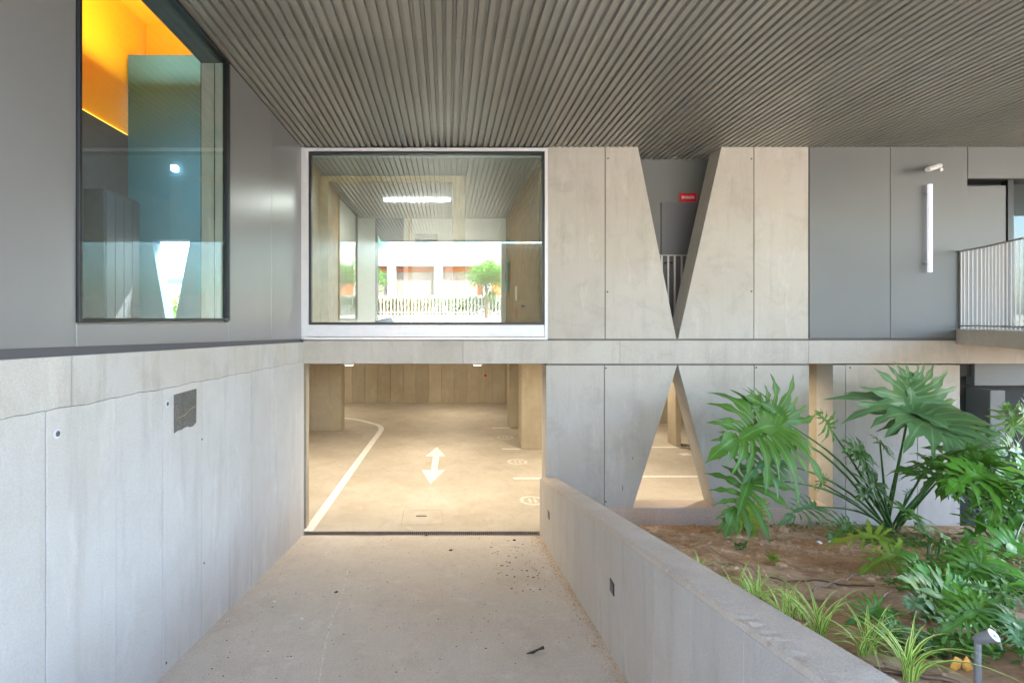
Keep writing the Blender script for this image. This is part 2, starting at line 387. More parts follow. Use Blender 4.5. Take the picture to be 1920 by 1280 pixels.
# ---- left concrete wall (board-cast bays)
zt = lambda y: 2.993 + .0292 * (8 - y)
zj = lambda y: 2.69 + .03 * (8 - y) + .004 * math.sin(7.3 * y) + .003 * math.sin(17 * y + 1) + .002 * math.sin(41 * y)                       # pour line
lw = thing('concrete_wall', 'tall pale board-marked concrete wall along the left of the ramp', 'wall', (XL - .15, 3, 0))
edges = [8.0, 7.2, 6.5, 5.86, 5.25, 4.66, 4.03, 3.457, 2.854, 2.25, 1.65, 1.05, .45, -.15, -.75, -1.35, -4, -7, -11]
def wavy(y0, y1, n=12):
    return [(y0 + (y1 - y0) * i / n) for i in range(n + 1)]
for i in range(len(edges) - 1):
    y1, y0 = edges[i] - .003, edges[i + 1] + .003
    off = random.uniform(-.0025, .0025)
    ys = wavy(y0, y1)
    rg = random.Random(i); jz = [zj(y) for y in ys]
    lo = [(y0, -.3), (y1, -.3)] + [(y, z - .002) for y, z in reversed(list(zip(ys, jz)))]
    MB().prism(lo, XL - .06, XL + off, 'x').build('concrete_panel', 'wall', lw, bevel=.0025)
    # the upper lift was cast in longer bays
for (y1, y0) in ((8.0, 6.05), (6.05, 4.36), (4.36, 3.05), (3.05, 1.1), (1.1, -1.35), (-1.35, -4), (-4, -11)):
    n = 40; ys = wavy(y0 + .003, y1 - .003, n); rg = random.Random(int(y0 * 10))
    jz = []
    for y in ys: jz.append(zj(y) - .0015)
    poly = [(y, z + .003) for y, z in zip(ys, jz)] + [(y1 - .003, zt(y1)), (y0 + .003, zt(y0))]
    MB().prism(poly, XL - .06, XL + random.uniform(-.001, .0015), 'x')  .build('upper_lift', 'lift', lw, bevel=.002)
MB().prism([(8, -.3), (8, zt(8) - .01), (-11, zt(-11) - .01), (-11, -.3)], XL - .3, XL - .01, 'x').build('wall_core', 'joint', lw)
for (px, py) in ((105, 813), (312, 757)):
    Y = 2.233 * 960 / (838 - px); c = P(px, py, Y)
    t = disc(XL + .003, c.y, c.z, .028, .005, 'x').build('tie_hole', 'plugring', lw); disc(XL + .0085, c.y + .004, c.z, .017, .001, 'x').build('plug', 'plug', t)
for (px, py) in ((311, 1242), (382, 1055), (378, 823)):
    Y = 2.233 * 960 / (838 - px); c = P(px, py, Y)
    disc(XL + .003, c.y, c.z, .010, .003, 'x').build('tie_hole', 'plug', lw)
# rough mortar patch
ya, yb = 2.2315 * 960 / (838 - 326), 2.2315 * 960 / (838 - 367)
za, zb_ = EZ - (740 - HY) * ya / FPX, EZ - (817 - HY) * ya / FPX
poly = []
rg = random.Random(3)
for t in range(8): poly.append((ya + (yb - ya) * t / 7, zb_ + .03 + rg.uniform(-.014, .014)))
poly += [(yb + .004, za - .0), (ya, za)]
pt = MB().prism(poly, XL + .001, XL + .007, 'x').build('mortar_patch', 'patch', lw)
mb = MB()
for i in range(60):
    y = rg.uniform(ya + .01, yb - .01); z = rg.uniform(zb_ + .05, za - .01); mb.blob((XL + .007, y, z), rg.uniform(.004, .012), (.4, 1, 1))
mb.build('mortar_lumps', 'patch', pt, kind='stuff')
MB().tube([(XL + .011, ya + .05, za - .20), (XL + .012, ya + .17, za - .19), (XL + .012, ya + .27, za - .155), (XL + .011, yb - .03, za - .15)], .004, 5).build('tie_wire', 'straw', pt)

# ---- left metal cladding
zc = lambda y: 3.043 + .0298 * (8 - y)
XC = -2.262
cl = thing('cladding_wall', 'satin grey metal panel wall above the left concrete wall', 'wall', (XC - .05, 3, 3.05))
def cpanel(y0, y1, z1=None, z0=None):
    y0 += .003; y1 -= .003
    z0a, z0b = (zc(y0), zc(y1)) if z0 is None else (z0, z0)
    MB().prism([(y0, z0a), (y1, z0b), (y1, z1 or ZC - .012), (y0, z1 or ZC - .012)], XC - .035, XC, 'x').build('cladding_panel', 'clad', cl, bevel=.003)
WZ0, WZ1, WY0, WY1 = 3.335, ZC - .015, 3.125, 5.306
cpanel(6.616, 7.955); cpanel(WY1, 6.616); cpanel(WY0, WY1, WZ0 - .01); cpanel(1.0, WY0); cpanel(-.9, 1.0)
MB().prism([(8, zt(8)), (8, zc(8) + .02), (-.9, zc(-.9) + .02), (-.9, zt(-.9))], XC - .06, XC - .012, 'x').build('flashing', 'gdoor', cl)
MB().prism([(WY0, zc(WY0) - .02), (WY1, zc(WY1) - .02), (WY1, WZ0 - .01), (WY0, WZ0 - .01)], XC - .3, XC - .037, 'x').build('backing', 'dark', cl)
B(XC - .3, XC - .037, WY1 + .02, 7.95, 3.05, ZC + .1).build('backing', 'dark', cl)
B(XC - .3, XC - .037, -.9, WY0 - .02, 3.1, ZC + .1).build('backing', 'dark', cl)

# ---- left window
lwn = thing('window', 'large tall dark framed window in the left metal wall with orange light inside', 'window', (XC, 4.2, WZ0))
fr = .028
for i, (a) in enumerate(((WY0, WY0 + fr, WZ0, WZ1), (WY1 - fr, WY1, WZ0, WZ1), (WY0 + fr, WY1 - fr, WZ0, WZ0 + fr), (WY0 + fr, WY1 - fr, WZ1 - fr, WZ1))):
    B(XC - .05, XC + .018, *a).build('frame', 'black', lwn, bevel=.002)
B(XC - .020, XC - .008, WY0 + fr, WY1 - fr, WZ0 + fr, WZ1 - fr).build('pane', 'glass_left', lwn)
RV = .22
for (mt, a) in (('white', (WY0 - .02, WY0 + fr - .002, WZ0 - .01, WZ1)), ('woodl', (WY1 - fr + .002, WY1 + .018, WZ0 - .01, WZ1)), ('white', (WY0, WY1, WZ0 - .01, WZ0 + fr - .003)), ('rvt', (WY0, WY1, WZ1 - fr + .003, WZ1 + .02))):
    if mt == 'woodl': M['woodl'] = plain('pale_cream_reveal', (.62, .55, .42), .7)
    if mt == 'rvt': M['rvt'] = plain('grey_blind_box', (.16, .19, .18), .6)
    B(XC - RV - .05, XC - .052, *a).build('reveal', mt, lwn)
MB().box(XC - RV - .04, XC - .052, WY1 - fr - .02, WY1 - fr - .001, WZ0 + .02, WZ1 - .03)
B(XC - .135, XC - .128, WY1 - fr - .006, WY1 - fr, WZ0 + .02, WZ1 - .03).build('reveal_joint', 'dark', lwn)

# ---- room behind the left window
TY = 8.03
B(-5.05, XC - .3, 1.0, 8.7, 2.9, 3.04).build('room_floor', 'gdoor', None, kind='structure')
zsl = 6.22
rm = thing('stair_hall_walls', 'blue grey hall walls with glowing orange upper part behind left window', 'wall', (-4, 5, 3.04))
B(-5.15, -5.0, 1.0, 8.7, 3.04, zsl).build('lower_wall', 'dgrey', rm)
B(-5.15, -5.04, 1.0, 8.7, zsl, 8.4).build('orange_frieze', 'orange', rm)
B(-5.03, XC - .06, 8.55, 8.7, 7.3, 8.4).build('orange_frieze', 'orange', rm)
B(-5.15, XC - .06, .9, 8.7, 8.25, 8.4).build('orange_ceiling', 'orange', rm)
B(-5.15, XC - .06, .9, 1.0, 3.04, 8.3).build('lower_wall', 'white', rm)
B(XC - .2, XC - .06, 1.0, 8.7, WZ1 + .02, 8.3).build('upper_wall', 'orange', rm)
# wall with V opening
zT = 7.49
vx = [-4.63, -4.03, -4.27, -4.40]; vz0, vz1 = 3.30, 4.59
MB().prism([(-5.0, 3.04), (XC - .06, 3.04), (XC - .06, vz0), (vx[2], vz0), (vx[3], vz0), (-5.0, vz0)], TY, TY + .25).build('blue_wall', 'teal', rm)
MB().prism([(-5.0, vz0), (vx[3], vz0), (vx[0], vz1), (-5.0, vz1)], TY, TY + .25).build('blue_wall', 'teal', rm)
MB().prism([(vx[2], vz0), (XC - .06, vz0), (XC - .06, vz1), (vx[1], vz1)], TY, TY + .25).build('blue_wall', 'teal', rm)
B(-5.0, XC - .06, TY, TY + .25, vz1, zT).build('blue_wall', 'teal', rm)
lh = thing('cove_light', 'orange cove light glowing along the hall wall behind left window', 'lamp', (-4.95, 5, zsl))
B(-5.035, -4.99, 1.2, 8.0, zsl + .0, zsl + .012).build('strip', 'led_or', lh)
B(-4.95, XC - .25, TY + .26, TY + .30, zT - .012, zT).build('strip', 'led_or', lh)
arealight(lh, (-4.1, 6.6, 7.0), (1.2, 2.2), 5, (1, .90, .66), (R(180), 0, 0))
hl = thing('hall_lamp', 'small square white wall lamp on the blue grey wall behind the left window', 'lamp', tuple(P(327, 321, 7.97)))
c = hl.location; B(c.x - .04, c.x + .04, 7.93, 8.03, c.z, c.z + .09).build('shade', 'lamp_white', hl, bevel=.008)
arealight(hl, (-3.4, 6.3, 5.6), (.5, .5), 2.6, (.8, .95, 1), (R(55), 0, 0))  # set off from the lamp fixture, added to brighten the blue wall
dv = thing('shelf_cabinet', 'dark tall cabinet against the left hall wall seen through tinted glass', 'cabinet', (-4.8, 7.4, 3.04))
B(-5.0, -4.72, 7.05, 7.85, 3.05, 5.15).build('carcass', 'dgrey', dv, bevel=.01)
for k in range(4): B(-4.718, -4.70, 7.07 + k * .195, 7.25 + k * .195, 3.1, 5.1).build('door', 'gdoor', dv, bevel=.004)

# ---- facade: slab band
band = thing('slab_edge_band', 'long pale concrete slab edge running across between the two storeys', 'beam', (2, 8, Z8(682)))
bx = [570, 868, 1162, 1516, 1800, 2300]
for i in range(5):
    B(X8(bx[i]) + (.0015 if i else 0), X8(bx[i + 1]) - .0015, YF - .006, YF + TH, Z8(681.5), Z8(638.5)).build('concrete_panel', 'facade', band, bevel=.004)
B(X8(572), X8(2300), YF + .012, YF + TH - .02, Z8(637), Z8(684)).build('joint_filler', 'joint', band) if False else None
B(X8(1026), X8(1800), YF + .02, YF + TH - .02, Z8(638.4), Z8(635)).build('joint_filler', 'joint', band)
B(X8(1026), X8(1516), YF + .02, YF + TH - .02, Z8(685), Z8(681.6)).build('joint_filler', 'joint', band)

def pier(label, polys, plugs, cat='wall', name='concrete_pier', mat='facade'):
    allx = [p[0] for po in polys for p in po]; ally = [p[1] for po in polys for p in po]
    t = thing(name, label, cat, (X8(sum(allx) / len(allx)), YF, Z8(max(ally))))
    for po in polys: MB().prism([(X8(a), Z8(b)) for a, b in po], YF, YF + TH).build('concrete_panel', mat, t, bevel=.005)
    for (a, b) in plugs: disc(X8(a), YF - .002, Z8(b), .014, .004).build('tie_hole', 'plug', t)
    return t
ZT = 268
p1 = pier('upper left concrete pier with slanted right edge beside the big window',
     [[(1026.5, 635), (1134, 635), (1134, ZT), (1026.5, ZT)], [(1135.4, 635), (1268.5, 635), (1194.5, ZT), (1135.4, ZT)]],
     [(1140, 297), (1139, 547)])
B(X8(1133), X8(1137), YF + .012, YF + TH - .02, Z8(634.5), Z8(ZT)).build('joint_filler', 'joint', p1)
p2 = pier('upper right concrete pier with slanted left edge beside the grey panels',
     [[(1271.5, 635), (1413, 635), (1413, ZT), (1354.5, ZT)], [(1414.2, 635), (1516, 635), (1516, ZT), (1414.2, ZT)]],
     [(1409, 298), (1409, 546)])
B(X8(1412), X8(1415), YF + .012, YF + TH - .02, Z8(634.5), Z8(ZT)).build('joint_filler', 'joint', p2)
p3 = pier('lower left concrete pier between the garage opening and the triangular opening',
     [[(1024, 1000), (1132.5, 1000), (1132.5, 685), (1024, 685)], [(1134, 951), (1187, 951), (1269.5, 685), (1134, 685)]],
     [(1136, 690), (1136, 940)])
B(X8(1131), X8(1135.5), YF + .012, YF + TH - .02, Z8(951), Z8(685)).build('joint_filler', 'joint', p3)
p4 = pier('lower right concrete pier behind the big philodendron leaves',
     [[(1341, 951), (1413.5, 951), (1413.5, 685), (1271.5, 685)], [(1415, 951), (1517, 951), (1517, 685), (1415, 685)]],
     [(1418, 689), (1418, 935)])
B(X8(1412.5), X8(1416), YF + .012, YF + TH - .02, Z8(951), Z8(685)).build('joint_filler', 'joint', p4)
for (px, py, l) in ((1186, 858, .03), (1167, 913, .05)):
    B(X8(px), X8(px) + .009, YF - .002, YF + .01, Z8(py) - l, Z8(py) + l * .6).build('pour_mark', 'plug', p3)
one(B(X8(1120), X8(1562), YF - .015, YF + TH, -.2, Z8(951)), 'curb', 'curb', 'low pinkish concrete curb at the foot of the triangular opening', 'curb', bevel=.02)
p5 = pier('lower concrete wall right of the lit gap behind the plants',
     [[(1562, 1000), (1585, 1000), (1585, 684), (1562, 684)], [(1586, 1000), (1720, 1000), (1720, 684), (1586, 684)], [(1721, 1000), (1800, 1000), (1800, 684), (1721, 684)]],
     [(1594, 689)], name='concrete_wall')
B(X8(1563), X8(1563) + .2, YF + TH + .001, YF + .60, 0, 2.64).build('return_wall', 'gwall', p5)

# ---- grey panels upper right
gp = thing('panel_wall', 'flat dark grey panel wall right of the upper concrete pier', 'wall', (7, 8, 3.0))
for (a, b_, z0, z1) in ((1517, 1667.6, 634, ZT), (1668.6, 1812.5, 634, ZT), (1813.8, 2050, 335, ZT)):
    B(X8(a), X8(b_), YF - .012, YF + .02, Z8(z0), Z8(z1)).build('wall_panel', 'gpanel', gp, bevel=.003)
B(X8(1518), X8(1815), YF + .021, YF + .3, Z8(634), Z8(ZT)).build('backing', 'dark', gp)
B(X8(2050), X8(2300), YF - .012, YF + .3, Z8(638), Z8(ZT)).build('wall_panel', 'gpanel', gp)
B(X8(1814), X8(2050), YF + .021, YF + .3, Z8(336), Z8(ZT)).build('backing', 'dark', gp)
# recess with open door
rc = thing('entrance_recess', 'dark recessed entrance behind the balcony railing', 'wall', (9, 8.4, 3.2))
B(X8(1814), X8(2300), YF + 1.6, YF + 1.7, 3.0, 6.1).build('rear_wall', 'gdoor', rc)
B(X8(1814) - .02, X8(1814), YF + .3, YF + 1.6, 3.0, 6.1).build('side_wall', 'gpanel', rc)
B(X8(1814), X8(2300), YF + .02, YF + 1.6, 2.9, 3.18).build('recess_floor', 'facade', rc)
dd = thing('door', 'light grey metal door standing ajar behind the balcony railing', 'door', (X8(1814), YF + .1, 3.18))
MB().prism([(X8(1816), YF + .10), (X8(1816), YF + .06), (X8(1889), YF + .02), (X8(1889), YF + .06)], 3.19, Z8(347), 'z').build('leaf', 'gpanel', dd, bevel=.004)
B(X8(1889) + .01, X8(1889) + .05, YF + .0, YF + .1, 3.19, Z8(338)).build('frame', 'black', dd)
gw = thing('glass_door', 'dark glass panel right of the grey metal door', 'door', (X8(1930), YF + .05, 3.18))
for a in (X8(1896), X8(2040)): B(a, a + .05, YF + .01, YF + .08, 3.19, Z8(337)).build('frame', 'black', gw)
B(X8(1896) + .05, X8(2040), YF + .03, YF + .045, 3.19, Z8(337)).build('pane', 'glass_left', gw)

# balcony slab and railing
bal = thing('balcony_slab', 'pale concrete balcony slab with a curved edge at upper right', 'balcony', (9, 7, 2.96))
edge = [(X8(1790), 7.985), (7.80, 7.5), (7.58, 7.0), (7.38, 6.5), (7.22, 6.0), (7.12, 5.5), (7.08, 5.0), (7.1, 4.4)]
MB().prism(edge + [(10, 4.4), (10, 7.985)], 2.96, 3.195, 'z').build('slab', 'cap', bal, bevel=.01)
rl = thing('railing', 'cream steel railing of thin upright bars on the curved balcony', 'railing', (8, 7, 3.2))
def along(pts, s):
    for a, b_ in zip(pts, pts[1:]):
        a, b_ = Vector(a), Vector(b_); l = (b_ - a).length
        if s <= l: return a + (b_ - a) * (s / l), (b_ - a).normalized()
        s -= l
    return None, None
re = [(p[0] + .06, p[1]) for p in edge]
MB().tube([(p[0], p[1], 4.405) for p in re], .014, 6).build('top_rail', 'steel', rl)
MB().tube([(p[0], p[1], 3.25) for p in re], .012, 6).build('bottom_rail', 'steel', rl)
s = .02
bar0 = None
while True:
    p, d_ = along(re, s)
    if p is None: break
    wd = .045 if s < .1 else .030
    n_ = Vector((-d_.y, d_.x)) * .003; t_ = d_ * wd / 2
    n_, t_ = Vector((d_.y, -d_.x)) * .014, d_ * .004        # flat bars set edge-on
    if s < .1: t_ = d_ * .02
    MB().prism([tuple(p - n_ / 2 - t_), tuple(p + n_ / 2 - t_), tuple(p + n_ / 2 + t_), tuple(p - n_ / 2 + t_)], 3.20, 4.40, 'z').build('bar', 'steel', rl)
    s += .088

# emergency exit behind the V gap
one(B(X8(1160), X8(1420), 8.62, 8.72, 2.9, ZC + .1), 'wall', 'gpanel2' if False else M['gpanel'], 'grey rear wall seen through the V shaped gap', 'wall')
ed = thing('door', 'charcoal exit door under the red sign in the V gap', 'door', (P(1275, 500, 8.6).x, 8.6, 3.05))
B(P(1240, 0, 8.6).x, P(1330, 0, 8.6).x, 8.595, 8.62, 3.06, P(0, 380, 8.6).z).build('leaf', 'gdoor', ed, bevel=.003)
hp = P(1250, 493, 8.59); B(hp.x - .03, hp.x + .09, 8.56, 8.595, hp.z - .015, hp.z + .015).build('handle', 'black', ed)
es = thing('exit_sign', 'small red sign reading SIN SALIDA above the charcoal door', 'sign', (P(1290, 370, 8.6).x, 8.6, P(0, 378, 8.6).z))
a, b_ = P(1274, 378.5, 8.6), P(1306, 362, 8.6)
B(a.x, b_.x, 8.602, 8.612, a.z, b_.z).build('board', 'red', es)
fc = bpy.data.curves.new('lettering', 'FONT'); fc.body = 'SIN SALIDA'; fc.size = .062; fc.align_x = 'CENTER'; fc.align_y = 'CENTER'; fc.extrude = .0008; fc.offset = .0012
fo = bpy.data.objects.new('lettering', fc); C.objects.link(fo)
bpy.context.view_layer.update()
me = bpy.data.meshes.new_from_object(fo.evaluated_get(bpy.context.evaluated_depsgraph_get())); C.objects.unlink(fo); bpy.data.objects.remove(fo)
wx = [v.co.x for v in me.vertices]; kx = .215 / (max(wx) - min(wx))
for v in me.vertices: v.co.x *= kx
lo = bpy.data.objects.new('lettering', me); C.objects.link(lo); lo.parent = es; me.materials.clear(); me.materials.append(M['signw'])
lo.location = Vector(((a.x + b_.x) / 2, 8.6005, (a.z + b_.z) / 2)) - es.location; lo.rotation_euler = (R(90), 0, 0)
r2 = thing('railing', 'short grey railing behind the foot of the V gap', 'railing', (3.7, 8.45, 3.2))
zt2 = P(0, 478, 8.45).z
B(3.1, 4.2, 8.43, 8.47, zt2 - .012, zt2).build('top_rail', 'steel', r2)
for px in (1241, 1253, 1265, 1278, 1291, 1304): xq = P(px, 0, 8.45).x; B(xq - .014, xq + .014, 8.445, 8.455, 3.05, zt2 - .012).build('bar', 'steel', r2)
B(3.0, 4.6, 8.37, 8.62, 2.99, 3.05).build('walkway_floor', 'facade', None, kind='structure')

# spotlight / camera and vertical LED profile on the grey wall
sp = thing('wall_spotlight', 'small white cylindrical spotlight on a bracket high on grey wall', 'lamp', tuple(P(1757, 313, 7.95)))
p0, p1_ = P(1762, 311, 7.90), P(1739, 318, 7.72)
MB().tube([p0, p0.lerp(p1_, .2), p0.lerp(p1_, .75), p1_], [.036, .04, .04, .033], 12).build('head', 'alu', sp, smooth=False)
MB().tube([p0, P(1764, 318, 7.985)], .012, 6).build('bracket', 'alu', sp)
disc(P(1764, 318, 7.985).x, 7.975, P(1764, 318, 7.985).z, .03, .012).build('mount', 'alu', sp)
ld = thing('linear_wall_light', 'slim vertical white light tube on the dark grey panels', 'lamp', (X8(1746), 7.9, Z8(510)))
a, b_ = P(1742, 510, 7.9), P(1749, 345, 7.9)
B(a.x, b_.x, 7.90, 7.935, a.z, b_.z).build('diffuser', 'led', ld, bevel=.004)
B(a.x + .01, b_.x - .01, 7.935, 7.985, a.z + .12, a.z + .15).build('bracket', 'zinc', ld)
B(a.x + .01, b_.x - .01, 7.935, 7.985, b_.z - .15, b_.z - .12).build('bracket', 'zinc', ld)

# ---- back window
bwn = thing('window', 'large wide white framed window above the garage opening', 'window', (X8(798), 8, Z8(636)))
def pf(name, mat, px0, px1, py0, py1, y0, y1, bev=.002, par=bwn): return B(X8(px0), X8(px1), y0, y1, Z8(py1), Z8(py0)).build(name, mat, par, bevel=bev)
pf('frame', 'alu', 572, 579.5, 279, 609, 7.955, 8.10); pf('frame', 'alu', 1020.5, 1026, 279, 637, 7.955, 8.10)
pf('frame', 'alu', 579.5, 1020.5, 279, 285, 7.955, 8.10)
pf('apron', 'alu', 572, 1020.5, 609, 630.5, 7.965, 8.10); pf('sill', 'alu', 572, 1024, 631.5, 636.5, 7.935, 8.0)
for a in ((579.7, 584, 285.2, 608.8), (1016.5, 1020.3, 285.2, 608.8)): pf('gasket', 'black', *a, 7.975, 8.06)
for a in ((584, 1016.5, 285.2, 289.5), (584, 1016.5, 604, 608.8)): pf('gasket', 'black', *a, 7.975, 8.06)
pf('pane', 'glass_back', 584, 1016.5, 289.5, 604, 8.0, 8.02, 0)
B(XL - .03, X8(572), 7.955, 8.1, Z8(636), ZC - .01).build('corner_trim', 'alu', bwn)

# ---- room behind the back window
RY = 13.0
B(XL - .2, 1.75, 8.1, RY + .2, 2.992, 3.04).build('office_floor', 'wood', None, kind='structure')
B(XL - .2, 1.75, 8.1, RY + .2, 5.90, 6.0).build('office_ceiling', 'grey_ceiling', None, kind='structure')
ow = thing('office_walls', 'oak and white partition walls of the room behind the wide window', 'wall', (0, 10, 3.04))
for k in range(5): B(1.50, 1.56, 8.37 + k * .95, 8.37 + (k + 1) * .95 - .006, 3.04, 5.9).build('oak_panel', 'wood', ow)
B(1.56, 1.74, 8.3, RY + .2, 3.0, 5.95).build('right_wall', 'white', ow)
for k in range(3): B(XL - .04, XL + .01, 8.12 + k * .83, 8.12 + (k + 1) * .83 - .006, 3.04, 5.9).build('oak_panel', 'wood', ow)
B(XL - .2, XL - .04, 8.1, RY + .2, 3.0, 5.95).build('left_wall', 'white', ow)
B(XL - .2, 1.6, RY, RY + .1, 3.0, 5.95).build('rear_wall', 'white', ow)
B(P(704, 0, RY).x, P(757, 0, RY).x, RY - .03, RY, 3.04, P(0, 400, RY).z).build('door', 'gdoor', ow)
B(P(766, 0, RY).x, P(772, 0, RY).x, RY - .05, RY - .0, 3.04, 5.9).build('door_frame', 'wood', ow)
B(P(780, 0, RY).x, P(820, 0, RY).x, RY - .30, RY - .02, P(0, 452, RY).z, P(0, 442, RY).z).build('air_grille', 'gdoor', ow)
pw = thing('oak_portal', 'oak framed opening inside the room behind the wide window', 'frame', (-.5, 9.1, 3.04))
def Q(px, py): return P(px, py, 9.05)
B(Q(590, 0).x, Q(617, 0).x, 9.0, 9.15, 3.04, Q(0, 342).z).build('post', 'wood', pw)
B(Q(849, 0).x, Q(872, 0).x, 9.0, 9.15, 3.04, Q(0, 342).z).build('post', 'wood', pw)
B(Q(590, 0).x, Q(872, 0).x, 9.0, 9.15, Q(0, 342).z, Q(0, 342).z + .0 + .10).build('lintel', 'wood', pw)
tl = thing('tube_light', 'lit white tube light on the ceiling behind the wide window', 'lamp', tuple(P(782, 375, 10.8)))
c = tl.location
B(c.x - .70, c.x + .70, c.y - .03, c.y + .03, c.z - .03, c.z + .025).build('diffuser', 'lamp_white', tl, bevel=.006)
for dx in (-.5, .5): B(c.x + dx - .01, c.x + dx + .01, c.y - .01, c.y + .01, c.z + .025, 5.9).build('hanger', 'alu', tl)
arealight(tl, (c.x, c.y, c.z - .04), (1.4, .06), 2.6, (1, .95, .9))
q = P(955, 566, 11.5)
one(B(1.485, 1.495, 10.9, 11.15, 3.75, 4.05), 'paper_notice', 'paper', 'white paper notice taped to the oak wall inside', 'notice')
one(B(1.485, 1.495, 10.9, 11.2, 3.38, 3.60), 'paper_notice', 'notice', 'pale red notice taped low on the oak wall inside', 'notice')
one(B(1.44, 1.50, 9.9, 9.98, 3.58, 3.62), 'door_handle', 'black', 'black door handle on the oak wall inside', 'handle')
mb = MB().grid(lambda u, v: (1.44 + .02 * math.sin(v * 9), 12.2 + .35 * u, 4.75 - .75 * v + .03 * math.sin(u * 7)), 6, 8)
one(mb, 'hanging_cloth', 'tealcloth', 'turquoise cloth hanging at the end of the oak wall', 'cloth')

# ---- garage
gw1 = thing('garage_wall', 'far garage wall of tall narrow board-cast concrete strips', 'wall', (-1, 20.5, 0))
x = -9.9; k = 0
while x < 4.6:
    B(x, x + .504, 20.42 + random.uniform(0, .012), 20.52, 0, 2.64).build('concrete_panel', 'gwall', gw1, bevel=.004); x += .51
B(-10, 13, 20.53, 20.7, -.1, 2.99).build('wall_core', 'joint', gw1)
gw2 = thing('garage_wall', 'nearer garage side wall seen through the triangular opening', 'wall', (8, 16.5, 0))
x = 4.6
while x < 12.5:
    B(x, x + .504, 16.42 + random.uniform(0, .012), 16.6, 0, 2.64).build('concrete_panel', 'gwall', gw2, bevel=.004); x += .51
B(4.6, 12.9, 16.6, 16.7, 0, 2.64).build('wall_core', 'joint', gw2); B(4.56, 4.6, 16.6, 20.5, 0, 2.64).build('return_wall', 'gwall', gw2)
B(-10.1, -9.95, 8.3, 20.6, -.1, 2.99).build('side_wall', 'gwall', gw1); B(12.9, 13.05, 8.3, 20.6, -.1, 2.99).build('side_wall', 'gwall', gw1)
B(-10, XL - .02, 8.2, 8.36, -.1, 2.99).build('front_wall', 'gwall', gw1)
B(X8(1800), 13, 8.30, 8.36, -.1, 2.99).build('front_wall', 'dark', gw1)  # near-black sheet, stands in for the shade of a dark room
gcol = 'columns in the garage'
def col(label, x0, x1, y0, y1, seam=None):
    t = thing('garage_column', label, 'column', ((x0 + x1) / 2, (y0 + y1) / 2, 0), gcol)
    if seam:
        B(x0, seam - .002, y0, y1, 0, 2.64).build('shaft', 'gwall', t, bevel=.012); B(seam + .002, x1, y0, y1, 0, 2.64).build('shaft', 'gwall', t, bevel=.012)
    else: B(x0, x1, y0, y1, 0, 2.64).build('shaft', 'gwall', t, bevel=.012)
col('wide concrete column at the left edge of the garage opening', -4.9, P(640, 0, 15.3).x, 15.3, 15.8, P(582, 0, 15.3).x)
col('nearer concrete column on the right inside the garage opening', P(978, 0, 13.16).x, 2.62, 13.16, 13.7)
col('farther concrete column on the right inside the garage opening', P(955, 0, 15.73).x, 2.62, 15.73, 16.3)
col('slim pale column seen through the triangular opening', P(1267, 0, 13.4).x, P(1277, 0, 13.4).x, 13.4, 13.9)
fa = thing('fire_call_point', 'tiny red fire call point on the far garage wall', 'alarm', tuple(P(910, 706, 20.4)))
c = fa.location; B(c.x - .05, c.x + .05, 20.36, 20.42, c.z, c.z + .10).build('box', 'red', fa, bevel=.01); B(c.x - .07, c.x + .07, 20.405, 20.418, c.z - .02, c.z + .13).build('backplate', 'curb', fa)
# lamps
lamps = [('small ceiling lamp at the left of the garage opening', *P(655, 684, 9.6)[:2]), ('small ceiling lamp at the right of the garage opening', *P(895, 684, 9.6)[:2])]
hid = [(-3.5, 11.5, 'near the wide column'), (-.5, 12.8, 'over the double headed arrow'), (2.9, 11.2, 'behind the nearer pier'), (5.0, 9.3, 'behind the narrow lit gap'), (-4.6, 18, 'behind the wide column at the left'), (.3, 17.8, 'in front of the far garage wall'), (5.4, 14.4, 'by the slim pale column')]
for i, (x_, y_) in enumerate([l[1:] for l in lamps] + [h[:2] for h in hid]):
    t = thing('ceiling_lamp', lamps[i][0] if i < 2 else 'garage ceiling lamp ' + hid[i - 2][2], 'lamp', (x_, y_, 2.47), 'garage ceiling lamps')
    B(x_ - .09, x_ + .09, y_ - .09, y_ + .09, 2.50, 2.645).build('housing', 'alu', t, bevel=.01)
    B(x_ - .07, x_ + .07, y_ - .07, y_ + .07, 2.475, 2.50).build('diffuser', 'lamp_warm', t)
    arealight(t, (x_, y_, 2.47), (.14, .14), 3.9, (1, .87, .68))
# floor markings
def gf(px, py): y = 8 * 403.2 / (py - HY); return Vector(((px - VX) * y / FPX, y))
def strip(pts, wd, z=.004):
    mb = MB(); n = len(pts)
    for i, p in enumerate(pts):
        t = (pts[min(i + 1, n - 1)] - pts[max(i - 1, 0)]).normalized(); nn = Vector((-t.y, t.x)) * wd / 2
        mb.v += [(*(p + nn), z), (*(p - nn), z)]
    for i in range(n - 1): mb.f.append((2 * i, 2 * i + 1, 2 * i + 3, 2 * i + 2))
    return mb
def bez(pts, n=30):                               # catmull-rom
    o_ = []
    for i in range(len(pts) - 1):
        p0 = pts[max(i - 1, 0)]; p1 = pts[i]; p2 = pts[i + 1]; p3 = pts[min(i + 2, len(pts) - 1)]
        for k in range(8):
            t = k / 8; o_.append(.5 * ((2 * p1) + (p2 - p0) * t + (2 * p0 - 5 * p1 + 4 * p2 - p3) * t * t + (3 * p1 - p0 - 3 * p2 + p3) * t ** 3))
    return o_ + [pts[-1]]
fm = [gf(577, 996), gf(617, 941), gf(665, 874), gf(697, 830), gf(712, 810), gf(715, 803), gf(709, 797), gf(696, 793), gf(674, 787.5), gf(646, 784), gf(610, 782)]
one(strip(bez(fm), .155), 'floor_line', 'paint', 'long white painted lane line curving left on the garage floor', 'marking', fixn=False)
ar = [(819, 838), (835, 855), (823.5, 855), (820, 881), (834, 881), (807, 907), (791, 881), (808, 881), (812, 855), (798, 855)]
